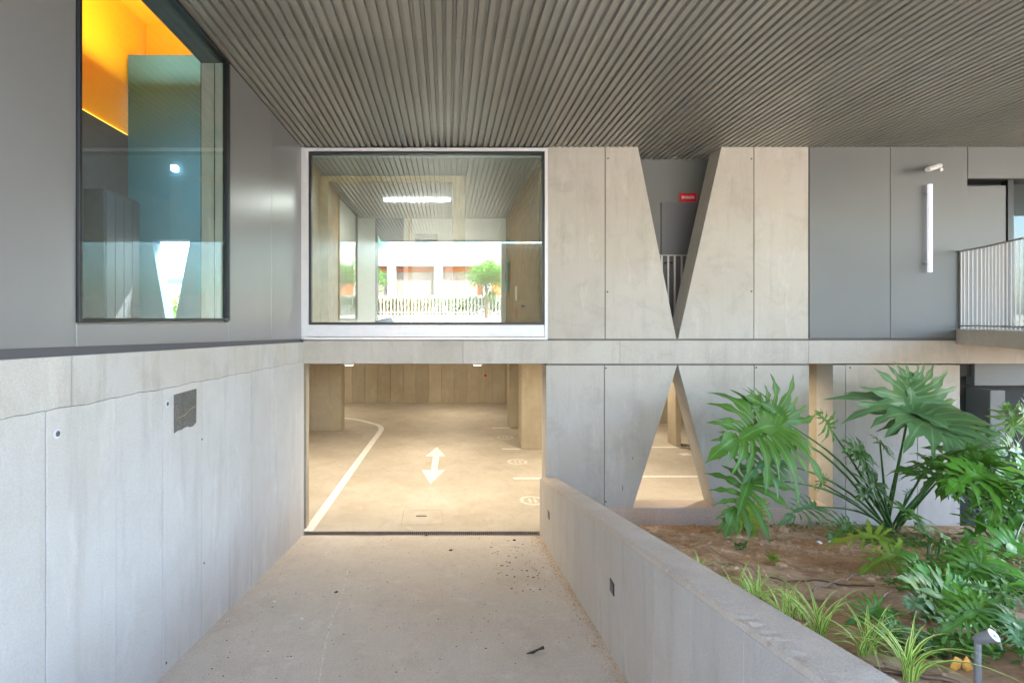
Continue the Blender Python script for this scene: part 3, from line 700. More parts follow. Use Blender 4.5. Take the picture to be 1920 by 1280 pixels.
pts = [gf(*a) for a in ar]; mb = MB(); mb.v = [(p.x, p.y, .004) for p in pts]
mb.f = [(0, 9, 8, 2, 1), (8, 7, 3, 2), (7, 6, 5, 4, 3)]
one(mb, 'floor_arrow', 'paint', 'white double headed arrow painted on the garage floor', 'marking', fixn=False)
for (a, b_, py, l) in ((963, 1030, 896.5, 'nearest'), (941, 976, 841.5, 'second'), (923, 956, 802, 'third')):
    p_, q_ = gf(a, py), gf(b_, py)
    one(strip([p_, q_], .11), 'bay_line', 'paint', l + ' short white parking bay line at the right of the garage', 'marking', fixn=False, group='white bay lines')
for (px, py, l) in ((998, 938, 'nearest'), (970, 865.5, 'middle'), (947, 820, 'third')):
    c = gf(px, py); t = thing('bay_disc', l + ' round white bay mark on the right of the garage floor', 'marking', (c.x, c.y, .004), 'round bay marks')
    mb = MB(); n = 24
    for i in range(n):
        a = 2 * math.pi * i / n; mb.v += [(c.x + math.cos(a) * r_, c.y + math.sin(a) * r_, .004) for r_ in (.17, .235)]
    for i in range(n): j = (i + 1) % n; mb.f.append((2 * i, 2 * i + 1, 2 * j + 1, 2 * j))
    mb.build('ring', 'fpaint', t, fixn=False)
    for dx in (-.07, .03): MB().box(c.x + dx, c.x + dx + .05, c.y - .11, c.y + .11, .004, .0045).build('stroke', 'fpaint', t)
for (a, b_, py, px2, py2) in ((1203, 1345, 893, 0, 0), (1215, 1300, 838, 0, 0)):
    one(strip([gf(a - 20, py), gf(b_ + 40, py)], .11), 'bay_line', 'paint', ('nearer' if py > 850 else 'farther') + ' white parking line seen through the triangular opening', 'marking', fixn=False, group='white bay lines')
c = gf(1276, 852); one(strip([c, c + Vector((.25, .05))], .2), 'floor_mark', 'paint', 'small white floor mark behind the triangular opening', 'marking', fixn=False)
mh = thing('floor_hatch', 'flush rectangular inspection hatch in the garage floor near the drain', 'hatch', (gf(790, 967).x, gf(790, 967).y, 0))
h4 = [gf(752, 984), gf(757, 957), gf(828, 956), gf(832, 983)]
for i in range(4): strip([h4[i], h4[(i + 1) % 4]], .012, .0035).build('edge_joint', 'gwall', mh, fixn=False)
p_ = gf(790, 967); B(p_.x - .09, p_.x + .09, p_.y - .015, p_.y + .015, .0, .005).build('lifting_slot', 'debris', mh)

# ---- planter wall
pwz = lambda y: 2.341 - .183 * y
pwt = thing('planter_wall', 'low sloping concrete wall between ramp and planting bed', 'wall', (XR + .13, 4, 0))
pe = [8.0, 6.9, 5.8, 4.95, 4.2, 3.6, 3.05, 2.5, 1.95, 1.4, .8, .2, -.5, -3]
for i in range(len(pe) - 1):
    y1, y0 = pe[i] - .0015, pe[i + 1] + .0015
    MB().prism([(y0, -.3), (y1, -.3), (y1, pwz(y1) - .052), (y0, pwz(y0) - .052)], XR, XR + .10, 'x').build('concrete_panel', 'planter', pwt, bevel=.002)
n = 90; rg = random.Random(5)
top = [(8.0 - (8.0 + 3) * i / n) for i in range(n + 1)]
mb = MB()
def capf(u, v):                                    # rough trowelled top with a ragged inner arris
    y = 8.0 - 11.0 * u
    xs = [XR + .001, XR + .004, XR + .022, XR + .09, XR + .18, XR + .262, XR + .27, XR + .27]
    k = round(v * 7); x_ = xs[k]
    z_ = pwz(y) + [-.055, -.012, -.001, .001, .001, -.001, -.02, -.6][k]
    if k in (1, 2): z_ += rg.uniform(-.005, .001) * (1 + math.sin(y * 3.1)); x_ += rg.uniform(-.003, .006)
    if k in (3, 4): z_ += rg.uniform(-.001, .001)
    if k == 0: x_ += .002
    return (x_, y, z_)
mb.grid(capf, 260, 7); mb.build('rough_top', 'cap', pwt, smooth=False, fixn=False)
B(XR + .10, XR + .262, -3, 7.99, -.3, .3).build('wall_core', 'planter', pwt)
MB().prism([(-3, .3), (7.99, .3), (7.99, pwz(7.99) - .07), (-3, pwz(-3) - .07)], XR + .08, XR + .255, 'x').build('wall_core', 'planter', pwt)
for (px, py) in ((1148, 1100), (1029, 965)):
    y = XR * 960 / (px - 838); c = P(px, py, y); hs = .055
    t = MB().box(XR - .006, XR + .01, c.y - hs, c.y + hs, c.z - hs, c.z + hs).build('recessed_light', 'black', pwt, bevel=.003)
    B(XR - .008, XR - .005, c.y - hs * .7, c.y + hs * .7, c.z - hs * .7, c.z + hs * .7).build('lens', 'gdoor', t)
mb = MB()
for i in range(28):
    y = random.choice((2.2, 3.0, 3.3, 4.1)) + random.gauss(0, .18); mb.blob((XR + random.uniform(-.001, .02), y, pwz(y) - random.uniform(0, .03)), random.uniform(.001, .003), rnd=.3)
mb.build('lime_crumbs', 'chip', pwt, kind='stuff')

# ---- soil
import mathutils.noise as mn
def soilz(x, y):
    z = .13 + .3 * (8 - y)
    z = min(z, pwz(y) - .07 + max(0, (x - 1.9)) * .05)
    k = min(1, max(0, (8 - y) / .6))
    return z + k * (.07 * mn.noise(Vector((x * 1.3, y * 1.3, 0))) + .03 * mn.noise(Vector((x * 5, y * 5, 3))) + .012 * mn.noise(Vector((x * 16, y * 16, 1))))
soil = MB().grid(lambda u, v: ((xx := 1.70 + 12 * u ** 1.6), (yy := 7.99 - 9.5 * v), soilz(xx, yy)), 150, 170).build('soil', 'soil', None, smooth=True, kind='structure')
mb = MB()
for i in range(3200):
    x_, y_ = 1.8 + 4.5 * random.random(), 2 + 5.8 * random.random(); mb.blob((x_, y_, soilz(x_, y_) + .002), (.005 + .026 * random.random() ** 2.5) * (y_ / 5) ** .7 * (1 if random.random() < .95 else 1.9), (1, 1, .65), .35)
mb.build('soil_clods', M['soil'], None, kind='stuff')
mb = MB()
for i in range(600):
    x_, y_ = 2 + 4 * random.random(), 2.0 + 5.6 * random.random(); a = random.random() * 6.3; l = random.uniform(.02, .09); z_ = soilz(x_, y_) + .008
    mb.tube([(x_, y_, z_), (x_ + math.cos(a) * l / 2, y_ + math.sin(a) * l / 2, z_ + .008), (x_ + math.cos(a) * l, y_ + math.sin(a) * l, z_)], .0018, 3)
mb.build('leaf_litter', 'straw', None, kind='stuff')
def soilhit(px, py):                                # the soil point the photograph shows at px, py
    y = 1.2
    while y < 7.9:
        x_ = (px - VX) * y / FPX
        if EZ - (py - HY) * y / FPX <= soilz(x_, y): break
        y += .02
    return Vector((x_, y, soilz(x_, y)))
def ground_tube(pxs, r, name, mat, label, cat, lift=.012):
    pts = [soilhit(*p) for p in pxs]; pts = bez([Vector(p) for p in pts])
    pts = [Vector((p.x, p.y, soilz(p.x, p.y) + lift)) for p in pts]
    return one(MB().tube(pts, r, 6), name, mat, label, cat, smooth=True)
ground_tube([(1440, 1085), (1500, 1092), (1560, 1096), (1640, 1101)], .006, 'drip_hose', 'hose', 'thin dark brown drip hose lying straight across the soil', 'hose')
ground_tube([(1524, 1113), (1560, 1096), (1600, 1080), (1632, 1064)], .007, 'root', 'root', 'pale dry root lying diagonally on the soil', 'root')
ground_tube([(1626, 1178), (1632, 1150), (1645, 1130), (1668, 1112)], .008, 'root', 'root', 'pale forked root standing near the front plants', 'root')
ground_tube([(1325, 1030), (1370, 1060), (1420, 1088), (1460, 1108), (1500, 1130)], .006, 'root', 'root', 'long brown stalk running beside the planter wall among the grasses', 'root', .05)
ground_tube([(1560, 1240), (1640, 1262), (1720, 1272), (1800, 1290)], .010, 'drip_hose', 'hose', 'brown drip hose in the bottom right corner of the bed', 'hose')
c = soilhit(1530, 1020); mb = MB().grid(lambda u, v: (c.x + .16 * u, c.y - .09 * v, c.z + .02 + .02 * math.sin(u * 7 + v * 4) + .015 * math.sin(v * 9)), 6, 4)
one(mb, 'paper_scrap', 'paper', 'crumpled white paper scrap lying on the sandy soil', 'litter')
c = soilhit(1530 + 8, 985)
for (px, py, r_) in ((1468, 998, .09), (1340, 1004, .05), (1600, 992, .04)):
    c = soilhit(px, py); mb = MB().blob((c.x, c.y, c.z + r_ * .3), r_, (1.1, .8, .8), .2)
    one(mb, 'stone', M['soil'], {1468: 'largest sandy stone below the grey green leaf', 1340: 'small sandy stone near the planter wall end', 1600: 'small stone at the foot of the big plant'}[px], 'stone')

# ---- spike lamp
b0 = soilhit(1833, 1278); k = b0.y
sl = thing('garden_spike_light', 'galvanised garden spike light with tilted head at bottom right', 'lamp', tuple(b0))
top_ = P(1833, 1197, k)
MB().tube([b0 - Vector((0, 0, .1)), top_], .011, 8).build('spike', 'zinc', sl)
h0, h1 = P(1829, 1199, k), P(1864, 1190, k - .05)
MB().tube([h0, h0.lerp(h1, .15), h0.lerp(h1, .85), h1], [.014, .018, .022, .024], 12).build('head', 'zinc', sl)
MB().tube([h1, h1 + Vector((.012, -.01, -.02)), h1 + Vector((.02, -.01, -.05))], .003, 5).build('cable', 'zinc', sl)

# ================================================================== PLANTS
def lobed_leaf(base, tip, nrm, W, n=9, rng=None, droop=.25, cup=.1, fine=False, back=150):
    """deeply cut philodendron blade: pointed wavy lobes that join along the midrib, back lobes behind the stalk"""
    base, tip = Vector(base), Vector(tip); L_ = (tip - base).length
    f = (tip - base).normalized(); nrm = Vector(nrm); s_ = f.cross(nrm).normalized(); up_ = s_.cross(f).normalized()
    mb = MB(); mb.uv = []
    def place(a, b_, c_):                              # a sideways, b along, c up
        q = base + s_ * a + f * b_ + up_ * c_
        r_ = math.hypot(a, max(b_, 0)) / max(L_, 1e-3)
        q.z -= droop * L_ * (r_ ** 2) * .55
        return q
    def lobe(o_, ang, ln, h0, sgn, ph):
        ns = 12; n0 = len(mb.v)
        bend = rng.uniform(-.18, .18) - .25 * sgn * (1 if ang * sgn > .6 else .3)
        a = ang; x_, y_ = 0.0, o_
        wob = rng.uniform(-.06, .10)
        for i in range(ns + 1):
            u = i / ns
            if u < .38: h = h0 * (.55 + .45 * u / .38)
            else: h = h0 * max(0, 1 - ((u - .38) / .62) ** 1.5)
            h *= 1 + .42 * math.sin(u * 17 + ph) * min(1, max(0, (u - .25) * 4))
            if i == ns: h = .001
            dx, dy = math.sin(a), math.cos(a)
            cz = cup * ln * math.sin(u * math.pi) + wob * ln * u * u
            rip = .22 * h * math.sin(u * 9 + ph)
            for (sd, z_) in ((-1, .18 * h + rip), (0, 0), (1, .18 * h - rip)):
                q = place(x_ + sd * dy * h, y_ - sd * dx * h, cz + z_); mb.v.append(tuple(q)); mb.uv.append((.5 + .5 * sd, u))
            a += bend / ns; x_ += math.sin(a) * ln / ns; y_ += math.cos(a) * ln / ns
        for i in range(ns):
            for j in (0, 1): q = n0 + i * 3 + j; mb.f.append((q, q + 1, q + 4, q + 3))
    for sgn in (-1, 1):
        for k in range(n):
            s = k / (n - 1)
            ang = R(back * (1 - s) ** 1.15 + 22 * s)
            ln = W * (.72 + .42 * math.sin(math.pi * min(1, .15 + s * .9))) * (1 - .35 * s) * rng.uniform(.72, 1.18)
            o_ = L_ * (.02 + .62 * s ** 1.3)
            lobe(o_, sgn * ang, ln, ln * (.098 if not fine else .075), sgn, rng.uniform(0, 6))
    lobe(L_ * .55, 0, L_ * .45, W * .13, 1, 1.0); lobe(0, 0, L_ * .7, W * .13, 1, 2.0)
    return mb
def stalk(a, b_, r0, r1, sag=.15, side=0):
    a, b_ = Vector(a), Vector(b_); pts = []
    for i in range(9):
        t = i / 8; p = a.lerp(b_, t); p.z += sag * math.sin(math.pi * t) * (b_ - a).length * (1 - .3 * t); p.x += side * math.sin(math.pi * t)
        pts.append(p)
    return MB().tube(pts, [r0 + (r1 - r0) * i / 8 for i in range(9)], 7)
def plant(name, label, base, leaves, cat='plant', group=None, rs=1):
    """leaves: (attach px, py, Y), (tip px, py, Y), normal, half width, material, n lobes, droop"""
    rng = random.Random(rs); base = Vector(base)
    t = thing(name, label, cat, tuple(base), group)
    for lf in leaves:
        at, tp, nr, W, mt = lf[:5]; n = lf[5] if len(lf) > 5 else 9; dr_ = lf[6] if len(lf) > 6 else .3
        sg = lf[7] if len(lf) > 7 else .08
        A, T = P(*at), P(*tp)
        ob = lobed_leaf(A, T, nr, W, n, rng, dr_).build('leaf', mt, t, smooth=True, fixn=False)
        bs = base + Vector((rng.uniform(-.07, .07), rng.uniform(-.07, .07), -.02))
        stalk(bs, A, .020, .010, sg).build('stalk', 'stem', ob, smooth=True)
    return t
bA = Vector(P(1672, 995, 7.2)); bA.z = soilz(bA.x, bA.y)
LG, LD, LB, LY = 'leaf_grey', 'leaf_dark', 'leaf_bright', 'leaf_yellow'
plant('philodendron', 'tallest lobed philodendron with big drooping leaves in front of the concrete piers', bA, [
    ((1458, 800, 6.6), (1318, 805, 6.0), (-.12, -.8, .6), .80, LD, 11, .45, .10),
    ((1470, 790, 6.75), (1392, 725, 6.6), (-.1, -.9, .35), .60, LD, 8, .2, .10),
    ((1408, 898, 6.3), (1352, 985, 5.95), (-.35, -.85, .4), .52, LD, 8, .4, .10),
    ((1452, 862, 6.4), (1385, 880, 6.0), (-.2, -.8, .6), .42, LG, 8, .35, .08),
    ((1706, 772, 6.9), (1812, 832, 6.3), (.10, -.80, .60), 1.0, LG, 10, .14, .0),
    ((1704, 768, 7.0), (1705, 690, 7.0), (0, -.95, .3), .72, LG, 9, .05, .0),
    ((1612, 845, 7.0), (1575, 838, 6.8), (0, -.8, .55), .32, LD, 7, .2, .05),
    ((1555, 800, 7.0), (1525, 760, 6.9), (-.1, -.9, .4), .22, LD, 6, .2, .05), ((1640, 905, 6.9), (1600, 925, 6.7), (-.1, -.9, .4), .30, LD, 8, .3, .05),
    ((1590, 985, 6.6), (1540, 1005, 6.3), (-.1, -.7, .6), .28, LD, 8, .3, .05), ((1700, 960, 6.6), (1730, 990, 6.2), (.1, -.7, .6), .36, LB, 8, .3, .03),
    ((1760, 900, 6.8), (1790, 930, 6.5), (.2, -.8, .6), .34, LD, 8, .3, .03), ((1745, 865, 7.0), (1772, 868, 6.8), (.2, -.9, .4), .26, LD, 7, .3, .03),
    ((1608, 850, 7.05), (1625, 880, 6.9), (.2, -.9, .3), .27, LD, 7, .3, .05),
    ((1650, 830, 7.1), (1668, 850, 6.9), (.3, -.9, .3), .24, LD, 7, .3, .05),
    ((1540, 905, 7.0), (1538, 885, 6.9), (0, -.9, .3), .17, LD, 7, .2, .05),
    ((1528, 950, 6.7), (1452, 972, 6.35), (-.1, -.6, .8), .26, LG, 8, .2, .08),
    ((1806, 838, 6.9), (1868, 790, 6.9), (.2, -.85, .5), .50, LD, 9, .25, .02),
    ((1800, 845, 7.0), (1850, 880, 6.8), (.2, -.85, .5), .30, LG, 8, .3, .02),
    ((1700, 925, 7.2), (1712, 912, 7.2), (0, -.9, .3), .08, LG, 5, .2, .02),
], rs=4)
bA2 = soilhit(1405, 992)
plant('philodendron', 'small yellow green fern-like plant under the drooping left leaf', bA2, [
    ((1392, 975, 6.6), (1385, 915, 6.55), (0, -1, .2), .30, LY, 9, .2, .02), ((1410, 975, 6.7), (1435, 925, 6.7), (.2, -1, .2), .28, LY, 9, .2, .02),
    ((1385, 985, 6.7), (1350, 960, 6.6), (-.2, -.9, .3), .16, LD, 8, .3, .02), ((1404, 982, 6.7), (1414, 1003, 6.5), (0, -.7, .6), .14, LY, 8, .3, .02)], rs=9)
def cluster(label, base, specs, rs, group=None):
    return plant('philodendron', label, base, specs, rs=rs, group=group)
def rosette(base, n, r, h, W, mats, rng, spread=(0, 360), tilt=.5):
    out_ = []
    for i in range(n):
        a = R(spread[0] + (spread[1] - spread[0]) * (i + rng.random() * .7) / n); rr = r * rng.uniform(.6, 1.1)
        A = base + Vector((math.cos(a) * rr * .55, math.sin(a) * rr * .55, h * rng.uniform(.6, 1.1)))
        T = base + Vector((math.cos(a) * rr * 1.3, math.sin(a) * rr * 1.3, h * rng.uniform(.25, .9)))
        out_.append((A, T, Vector((math.cos(a) * .25, math.sin(a) * .25 - tilt, 1)), W * rng.uniform(.75, 1.15), rng.choice(mats), rng.choice((7, 8, 9)), .35))
    return out_
def plantw(label, base, specs, rs, name='philodendron', sag=.12):
    rng = random.Random(rs); t = thing(name, label, 'plant', tuple(base))
    for (A, T, nr, W, mt, n, dr_) in specs:
        ob = lobed_leaf(A, T, nr, W, n, rng, dr_).build('leaf', mt, t, smooth=True, fixn=False)
        stalk(base + Vector((rng.uniform(-.04, .04), rng.uniform(-.04, .04), -.02)), A, .013, .007, sag).build('stalk', 'stem', ob, smooth=True)
    return t
rg = random.Random(21)
b = soilhit(1900, 1035); 
plantw('bushy bright green philodendron against the right edge of the picture', b + Vector((.1, .2, 0)), rosette(b + Vector((.15, .2, .1)), 13, .75, .75, .40, [LB, LB, LD, LD], rg, (60, 330)), 22)
b = soilhit(1960, 1000)
plantw('tall philodendron behind, at the right edge under the balcony', b, [(P(1880, 880, 6.3), P(1830, 930, 5.9), (-.3, -.8, .5), .42, LB, 9, .3), (P(1900, 800, 6.6), P(1880, 740, 6.6), (-.2, -.9, .4), .36, LD, 8, .3),
    (P(1905, 850, 6.2), P(1870, 830, 6.0), (-.3, -.8, .5), .34, LG, 8, .3), (P(1925, 780, 6.2), P(1905, 750, 6.0), (-.3, -.9, .4), .34, LG, 8, .3), (P(1890, 930, 6.0), P(1820, 960, 5.7), (-.2, -.7, .7), .40, LB, 9, .3), (P(1925, 960, 5.6), P(1860, 1000, 5.3), (-.3, -.7, .7), .40, LB, 9, .3),
    (P(1870, 905, 6.1), P(1812, 900, 5.9), (-.2, -.8, .6), .34, LD, 8, .3), (P(1860, 975, 5.9), P(1790, 1000, 5.6), (-.2, -.7, .7), .36, LB, 9, .3), (P(1900, 1020, 5.0), P(1850, 1065, 4.7), (-.2, -.7, .7), .34, LB, 10, .3)], 31)
b = soilhit(1800, 1185)
sC = [(P(1795, 1150, 2.95), P(1668, 1062, 2.9), (-.2, -.55, .8), .24, LD, 11, .15), (P(1788, 1140, 3.0), P(1710, 1045, 3.1), (-.1, -.7, .7), .22, LB, 10, .15),
      (P(1800, 1145, 3.05), P(1800, 1070, 3.15), (0, -.9, .4), .17, LB, 9, .2), (P(1820, 1140, 3.0), P(1848, 1080, 3.1), (.2, -.9, .4), .16, LB, 9, .2),
      (P(1815, 1150, 2.9), P(1880, 1130, 2.8), (.2, -.7, .7), .19, LB, 8, .3), (P(1770, 1165, 2.8), P(1700, 1180, 2.6), (-.2, -.7, .6), .17, LD, 7, .4),
      (P(1790, 1172, 2.7), P(1760, 1215, 2.55), (-.1, -.8, .5), .15, LD, 7, .4), (P(1820, 1175, 2.7), P(1842, 1215, 2.6), (.1, -.8, .5), .15, LG, 7, .4),
      (P(1850, 1165, 2.75), P(1900, 1205, 2.6), (.2, -.8, .5), .19, LD, 8, .4), (P(1740, 1140, 2.9), P(1690, 1120, 2.85), (-.2, -.8, .6), .17, LG, 8, .3)]
plantw('low dense philodendron behind the garden spike light', b, sC, 5, sag=.05)
b = soilhit(1740, 1080)
plantw('sprawling green philodendron between the tall plant and the front plant', b, rosette(b, 9, .50, .25, .23, [LB, LD, LD, LY], rg, (0, 360), .7), 6, sag=.05)
b = soilhit(1880, 1120)
plantw('green philodendron close to the right edge above the spike light', b, rosette(b, 8, .38, .22, .19, [LB, LD, LD], rg, (60, 320), .7), 7, sag=.05)
b = soilhit(1890, 1225)
plantw('dark broad leaved plant at bottom right corner by the spike light', b + Vector((.12, 0, 0)), rosette(b + Vector((.12, .08, 0)), 7, .26, .15, .14, [LD, LD, LG], rg, (60, 320), .7), 8, sag=.05)
b = soilhit(1700, 1210)
plantw('young greyish philodendron left of the front plant', b, rosette(b, 4, .18, .14, .10, [LG, LD], rg, (90, 270), .8), 10, sag=.05)
# low ground plants with plain leaves
def weeds(mb, c, n, r, s, rng):
    for i in range(n):
        a = rng.random() * 6.28; rr = r * rng.random() ** .5; p = Vector((c.x + math.cos(a) * rr, c.y + math.sin(a) * rr, 0)); p.z = soilz(p.x, p.y) + rng.random() * s * 1.2
        b2 = rng.random() * 6.28; d_ = Vector((math.cos(b2), math.sin(b2), rng.uniform(0, .8))) * s; sd = Vector((-math.sin(b2), math.cos(b2), 0)) * s * .28
        k = len(mb.v); mb.v += [tuple(p), tuple(p + d_ * .5 + sd + Vector((0, 0, .01))), tuple(p + d_), tuple(p + d_ * .5 - sd)]; mb.f.append((k, k + 1, k + 2, k + 3))
        mb.uv += [(.5, 0), (1, .5), (.5, 1), (0, .5)]
rg = random.Random(2)
mb = MB(); mb.uv = []
for (px, py, n, r_) in ((1700, 1020, 260, .45), (1780, 1030, 300, .5), (1640, 1000, 120, .3), (1850, 1060, 260, .4), (1760, 1110, 160, .3), (1740, 1225, 130, .16), (1820, 1230, 120, .16), (1475, 988, 60, .3), (1380, 990, 50, .25), (1560, 985, 120, .4)):
    weeds(mb, soilhit(px, py), n, r_, .05, rg)
mb.build('ground_cover', M['leaf_dark'], None, fixn=False, kind='stuff')
for (px, py, mt, l) in ((1389, 1030, LD, 'round dark green seedling on the sand'), (1452, 1058, LY, 'faint yellow green seedling on the brown soil')):
    c = soilhit(px, py); mb = MB(); mb.uv = []; weeds(mb, c, 26, .05, .06, rg); one_c = c
    o = mb.build('seedling', mt, None, fixn=False)
    o['label'] = l; o['category'] = 'plant'
# variegated grass clumps
def blade_mb(mb, p, az, L_, w_, arch, rng):
    d_ = Vector((math.cos(az), math.sin(az), 0)); sd = Vector((-d_.y, d_.x, 0)); n = 8; k = len(mb.v)
    for i in range(n + 1):
        u = i / n; q = p + d_ * (L_ * (.25 * u + .75 * u * u) * arch) + Vector((0, 0, L_ * (u - arch * .75 * u ** 2.4)))
        h = w_ * (.6 + .4 * math.sin(math.pi * min(1, u * 1.4))) * (1 - u ** 3) + .0006
        mb.v += [tuple(q - sd * h + Vector((0, 0, h * .5))), tuple(q), tuple(q + sd * h + Vector((0, 0, h * .5)))]; mb.uv += [(0, u), (.5, u), (1, u)]
    for i in range(n):
        for j in (0, 1): q = k + i * 3 + j; mb.f.append((q, q + 1, q + 4, q + 3))
def clump(c, n, L_, label, rs, w_=.007):
    rng = random.Random(rs); t = thing('spider_plant', label, 'plant', tuple(c), 'variegated spider plants along the planter wall')
    for i in range(n):
        mb = MB(); mb.uv = []; blade_mb(mb, c + Vector((rng.uniform(-.02, .02), rng.uniform(-.02, .02), -.01)), rng.random() * 6.28, L_ * rng.uniform(.6, 1.15), w_ * rng.uniform(.7, 1.2), rng.uniform(.3, 1.05), rng)
        mb.build('blade', 'spider', t, smooth=True, fixn=False)
for (xo, y, n, L_, l, rs) in ((1.98, 4.0, 14, .26, 'pale spider plant on the soil side of the long brown stalk', 9), (1.92, 3.18, 16, .34, 'arching spider plant just left of the dense one by the wall', 10), (2.0, 2.42, 18, .34, 'spider plant leaning towards the young greyish philodendron', 11), (1.84, 2.78, 18, .32, 'spider plant squeezed against the wall above the largest one', 12),
   (1.84, 4.35, 12, .30, 'smallest spider plant farthest along the planter wall', 1), (1.83, 3.72, 18, .34, 'second farthest spider plant beside the long brown stalk', 2), (1.90, 3.35, 18, .36, 'spider plant with one long blade arching right over the soil', 3),
                          (1.84, 3.05, 20, .30, 'dense spider plant hugging the middle of the planter wall', 4), (1.88, 2.58, 26, .40, 'largest bright spider plant with upright striped blades', 5), (1.87, 2.30, 14, .28, 'spider plant with long fallen blades right of the largest one', 6), (1.86, 2.06, 22, .36, 'nearest spider plant at the bottom edge of the picture', 7), (1.95, 2.85, 12, .22, 'low spider plant behind the planter wall with thin blades', 8)):
    clump(Vector((xo, y, soilz(xo, y))), n, L_, l, rs)
c = soilhit(1800, 1262)
for k, (dx, l) in enumerate(((0, 'left orange dry leaf beside the spike light'), (.06, 'right orange dry leaf beside the spike light'))):
    mb = MB().blob((c.x + dx * .8 - .02, c.y, c.z + .035), .03, (.85, .25, 1.1), .3)
    one(mb, 'dry_leaf', 'leaf_dry', l, 'leaf', group='orange dry leaves')
mb = MB()
for i in range(160):
    px, py = random.choice(((1750, 1060), (1700, 1000), (1800, 1080), (1660, 1010), (1560, 990), (1850, 1090))); c = soilhit(px, py)
    p = c + Vector((random.uniform(-.4, .4), random.uniform(-.4, .4), 0)); p.z = soilz(p.x, p.y) + .02; a = random.random() * 6.28; l = random.uniform(.1, .35)
    mb.tube([p, p + Vector((math.cos(a) * l / 2, math.sin(a) * l / 2, .06)), p + Vector((math.cos(a) * l, math.sin(a) * l, random.uniform(0, .08)))], .003, 4)
mb.build('dry_stalks', 'straw', None, kind='stuff')

# ================================================================== DEBRIS ON THE RAMP
def ramphit(px, py):
    y = 1.0
    while y < 7.9:
        x_ = (px - VX) * y / FPX
        if EZ - (py - HY) * y / FPX <= zr(x_, y): break
        y += .01
    return Vector((x_, y, zr(x_, y) + .004))
c = ramphit(1006, 1224)
mb = MB().tube([c + Vector((-.09, -.02, .004)), c + Vector((-.03, -.01, .010)), c + Vector((.02, .02, .014)), c + Vector((.07, .05, .012))], [.003, .012, .007, .014], 6)
one(mb, 'dry_leaf', 'debris', 'curled black dry leaf lying alone on the ramp', 'leaf')
for (px, py, s, l) in ((845, 1032, .022, 'tiny dark leaf on the ramp left of the others near the drain'), (965, 1013, .026, 'dark leaf scrap on the ramp just before the drain'), (630, 1111, .02, 'small brown leaf scrap in the middle of the ramp'), (800, 1004, .022, 'dark scrap touching the middle of the drain')):
    c = ramphit(px, py); one(MB().blob(c + Vector((0, 0, .006)), s, (1.2, .8, .4), .4), 'leaf_scrap', 'debris', l, 'leaf', group='leaf scraps on the ramp')
for (px, py, s, l) in ((515, 1129, .018, 'white chip on the left side of the ramp'), (566, 1160, .014, 'pale crescent chip below the other white chip'), (890, 1206, .010, 'single white pebble in the middle of the ramp')):
    c = ramphit(px, py); one(MB().blob(c + Vector((0, 0, .003)), s, (1.3, .9, .4), .4), 'pebble', 'chip', l, 'pebble', group='white chips on the ramp')
c = ramphit(1116, 1210); one(MB().blob(c + Vector((0, 0, .01)), .022, (1.3, 1, .6), .3), 'pebble', 'sandgrit', 'largest sandy lump at the foot of the planter wall', 'pebble')
mb = MB(); rg = random.Random(12)
for i in range(2600):
    y = rg.uniform(1.5, 7.9); x_ = XR - .005 - abs(rg.gauss(0, .07)); mb.blob((x_, y, zr(x_, y) + .004), rg.uniform(.002, .007) * (1 if rg.random() < .96 else 2), (1, 1, .5))
mb.build('grit', 'sandgrit', None, kind='stuff')
mb = MB()
for i in range(420):
    x_, y = rg.uniform(XL + .05, XR - .05), rg.uniform(2, 7.9); mb.blob((x_, y, zr(x_, y) + .004), rg.uniform(.002, .006), (1.4, 1, .4), .4)
for i in range(60):
    x_, y = rg.uniform(.6, 1.2), rg.uniform(5.8, 7.7); mb.blob((x_, y, zr(x_, y) + .004), rg.uniform(.004, .012), (1.4, 1, .3), .4)
mb.build('specks', 'debris', None, kind='stuff')
cp = [ramphit(a, b_) for a, b_ in ((652, 1070), (645, 1100), (636, 1130), (622, 1160), (612, 1200), (605, 1240), (598, 1279))]
mb = MB(); rg = random.Random(8)
for a, b_ in zip(cp, cp[1:]):
    for k in range(22):
        p = a.lerp(b_, rg.random()); mb.blob((p.x + rg.gauss(0, .004), p.y, zr(p.x, p.y) + .003), rg.uniform(.002, .005), (1, 2, .2), .4)
mb.build('chalk_trail', 'chip', None, kind='stuff')

# ================================================================== OUTDOORS BEHIND THE CAMERA (seen in the glass)
B(-300, 300, -400, -16, 2.9, 3.25).build('street', 'paving', None, kind='structure')
B(-300, 300, -29, -22, 3.25, 3.254).build('road', 'asphalt', None, kind='structure')
B(-60, XL - .3, -16, 1.0, 2.7, 3.0).build('pavement', 'paving', None, kind='structure')
B(XR + .27, 60, -16, -1.4, 1.6, 2.35).build('forecourt', 'paving', None, kind='structure')
B(-60, -10, 1.0, 60, 2.7, 2.98).build('terrace', 'paving', None, kind='structure')
B(-10, -2.45, 8.75, 60, 2.992, 3.03).build('garage_roof', 'paving', None, kind='structure')
B(-10, 60, 20.72, 60, 2.7, 2.98).build('rear_ground', 'paving', None, kind='structure')
one(B(-60, 60, -19.2, -19.0, 3.25, 3.6), 'garden_wall', 'offwhite', 'low white wall under the street fence', 'wall')
fe = thing('fence', 'white picket street fence reflected in the wide window', 'fence', (0, -19.1, 3.6))
for z_ in (3.75, 4.75): B(-25, 25, -19.14, -19.10, z_, z_ + .06).build('rail', 'offwhite', fe)
for i in range(110): B(-13 + i * .24, -13 + i * .24 + .09, -19.10, -19.08, 3.62, 4.95).build('picket', 'offwhite', fe)
ft = thing('street_building', 'white building with orange shopfronts reflected in the wide window', 'building', (-1, -32, 5))
B(-40, 40, -31.5, -24.5 - .0, 3.25, 5.2).build('terrace_base', 'offwhite', ft)
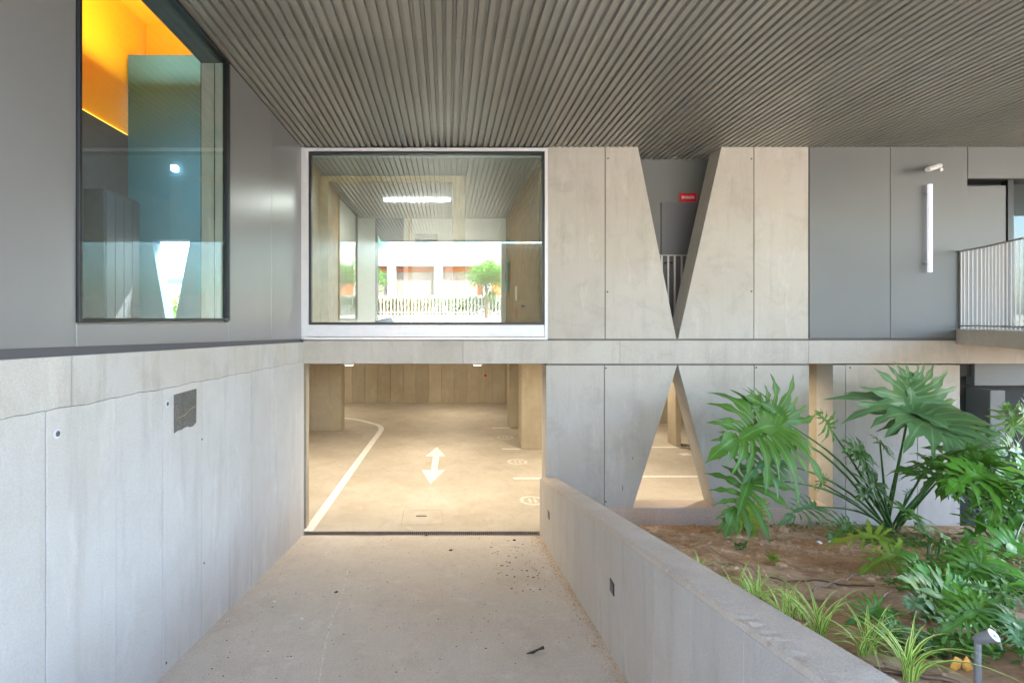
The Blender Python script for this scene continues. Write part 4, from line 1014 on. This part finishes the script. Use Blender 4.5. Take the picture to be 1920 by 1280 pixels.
B(-9, 8, -40, -32.0, 8.3, 20).build('wall', 'offwhite', ft); B(-9, 8, -40, -33.2, 5.2, 8.3).build('shop_wall', 'shop', ft)
for x_ in (-9, -5.6, -1.2, 3.4, 7.2): B(x_, x_ + .8, -32.9, -32.0, 5.2, 8.3).build('pillar', 'offwhite', ft)
for (a, b_) in ((-4.6, -1.4), (-.2, 2.4), (-8, -6)): B(a - .3, b_ + .5, -33.2, -33.1, 5.2, 7.8).build('shutter', 'shutter', ft)
for z_ in (9.8, 13, 16.2):
    for (a, b_) in ((-3.2, -1.4), (.6, 3.6), (5, 6.6), (-7.5, -5.5)):
        wv = B(a - .1, b_ + .1, -32.02, -31.96, z_ - .1, z_ + 1.7).build('window', 'alu', ft); B(a, b_, -31.955, -31.95, z_, z_ + 1.6).build('pane', 'blue_pane', wv)
def tree(label, x_, y, z_, h, r_, rs):
    rng = random.Random(rs); t = thing('street_tree', label, 'tree', (x_, y, z_))
    MB().tube([(x_, y, z_ - .1), (x_ + .05, y, z_ + h * .3), (x_ - .05, y, z_ + h * .6)], [.12, .09, .05], 8).build('trunk', 'bark', t)
    for k in range(5):
        a = k * 1.3; MB().tube([(x_, y, z_ + h * .4), (x_ + math.cos(a) * r_ * .6, y + math.sin(a) * r_ * .6, z_ + h * .75)], [.04, .015], 5).build('limb', 'bark', t)
    mb = MB(); mb.uv = []
    cl_ = [(Vector((x_, y, z_ + h * .7)) + Vector((rng.gauss(0, 1), rng.gauss(0, 1), rng.gauss(0, .9))) * r_ * .5, r_ * rng.uniform(.22, .42)) for _ in range(16)]
    for i in range(4200):
        c_, cr = rng.choice(cl_); p = c_ + Vector((rng.gauss(0, 1), rng.gauss(0, 1), rng.gauss(0, 1))) * cr * .55
        d_ = Vector((rng.uniform(-1, 1), rng.uniform(-1, 1), rng.uniform(-1, 1))).normalized() * .09; e_ = d_.cross(Vector((rng.random(), rng.random(), 1))).normalized() * .045; k = len(mb.v)
        mb.v += [tuple(p - d_), tuple(p + e_), tuple(p + d_), tuple(p - e_)]; mb.f.append((k, k + 1, k + 2, k + 3)); mb.uv += [(.5, 0), (1, .5), (.5, 1), (0, .5)]
    mb.build('crown', 'leaf_bright', t, fixn=False)
one(B(-14, -1.0, -20.4, -19.5, 3.25, 4.75), 'hedge', 'root', 'dry brown hedge behind the left stretch of street fence', 'hedge', bevel=.1)
mb = MB(); mb.uv = []
for i in range(9000):
    p = Vector((random.uniform(-14, 9), random.uniform(-20.6, -19.3), 3.3 + 1.55 * random.random() ** .7)); d_ = Vector((random.uniform(-1, 1), random.uniform(-1, 1), random.uniform(-1, 1))).normalized() * .12; e_ = d_.cross(Vector((0, .3, 1))).normalized() * .06; k = len(mb.v)
    mb.v += [tuple(p - d_), tuple(p + e_), tuple(p + d_), tuple(p - e_)]; mb.f.append((k, k + 1, k + 2, k + 3)); mb.uv += [(.5, 0), (1, .5), (.5, 1), (0, .5)]
mb.build('hedge_leaves', 'leaf_dark', None, fixn=False, kind='stuff')
tree('leafy young tree by the fence at the right of the reflection', 2.6, -18, 3.3, 4.4, 1.35, 1)
tree('leafy young tree by the fence at the left of the reflection', -7.4, -18, 3.3, 4.6, 1.7, 2)
tree('broad leafy tree at the far left of the street reflection', -5.6, -15.5, 3.3, 4.2, 1.5, 4)
tree('young street tree farther left along the street', -13, -20.5, 3.3, 5, 1.7, 3)
one(B(1.93, 3.4, -2.3, -2.0, 1.6, 6.0), 'side_wall', 'facade', 'cream concrete wall behind the photographer on the right', 'wall')
MBp = MB().prism([(-1.9, 2.2), (2.3, 2.2), (2.3, 3.3), (1.95, 3.52), (-1.9, 3.58)], -13.4, -13.0)
one(MBp, 'parapet', 'offwhite', 'low white parapet at the top of the ramp in the reflection', 'wall', bevel=.05)
# lit terrace beyond the hall V opening
sh = thing('shrub', 'yellow green shrub outside seen through the V opening of the hall', 'plant', (-5.3, 10.2, 3.03))
mb = MB(); mb.uv = []
for i in range(700):
    p = Vector((-5.4, 10.3, 3.45)) + Vector((random.gauss(0, .2), random.gauss(0, .2), random.gauss(0, .2))); d_ = Vector((random.uniform(-1, 1), random.uniform(-1, 1), random.uniform(-1, 1))).normalized() * .06; e_ = d_.cross(Vector((0, .3, 1))).normalized() * .03; k = len(mb.v)
    mb.v += [tuple(p - d_), tuple(p + e_), tuple(p + d_), tuple(p - e_)]; mb.f.append((k, k + 1, k + 2, k + 3)); mb.uv += [(.5, 0), (1, .5), (.5, 1), (0, .5)]
mb.build('foliage', 'leaf_yellow', sh, fixn=False)
MB().tube([(-5.4, 10.3, 3.03), (-5.4, 10.3, 3.5)], .02, 6).build('stem', 'bark', sh)
hb = thing('white_house', 'white building with a ledge outside the V opening of the hall', 'building', (-12, 24, 3))
B(-22, -6, 24, 30, 3, 5.0).build('wall', 'offwhite', hb); B(-22, -6, 23.7, 24, 5.0, 5.2).build('ledge', 'gpanel', hb); B(-22, -6, 25, 30, 5.2, 6.4).build('upper_wall', 'white', hb)

# under-balcony corner at lower right
ub = thing('grey_metal_beam', 'grey metal fascia above the dark opening at the right edge', 'beam', (9, 8.1, 2))
a, b_ = P(1836, 722, 8.2), P(2300, 674, 8.2); B(X8(1846), b_.x, 8.15, 8.29, a.z, b_.z).build('fascia', 'gpanel', ub, bevel=.004)
B(X8(1800), X8(1845), 8.2, 8.29, P(0, 705, 8.2).z, b_.z).build('opening_shade', 'dark', ub)  # near-black block, shade of a dark opening put into the colour
gg = thing('store_cabinet', 'dark grey cabinet in the opening at the right behind leaves', 'cabinet', (8.4, 8.1, .7))
B(X8(1802), X8(1842), 7.9, 8.28, P(0, 875, 8).z, P(0, 800, 8).z).build('carcass', 'gdoor', gg, bevel=.01)
B(X8(1844), X8(1872), 7.9, 8.28, P(0, 895, 8).z, P(0, 730, 8).z).build('post_panel', 'gpanel', gg, bevel=.01)
B(X8(1802), X8(1842), 7.92, 8.28, P(0, 920, 8).z, P(0, 893, 8).z).build('orange_base', 'leaf_dry', gg)
one(B(16.2, 16.5, -1.7, 8.4, 0, ZC + .3), 'end_wall', 'facade', 'concrete wall closing the covered court on the right', 'wall') if False else None
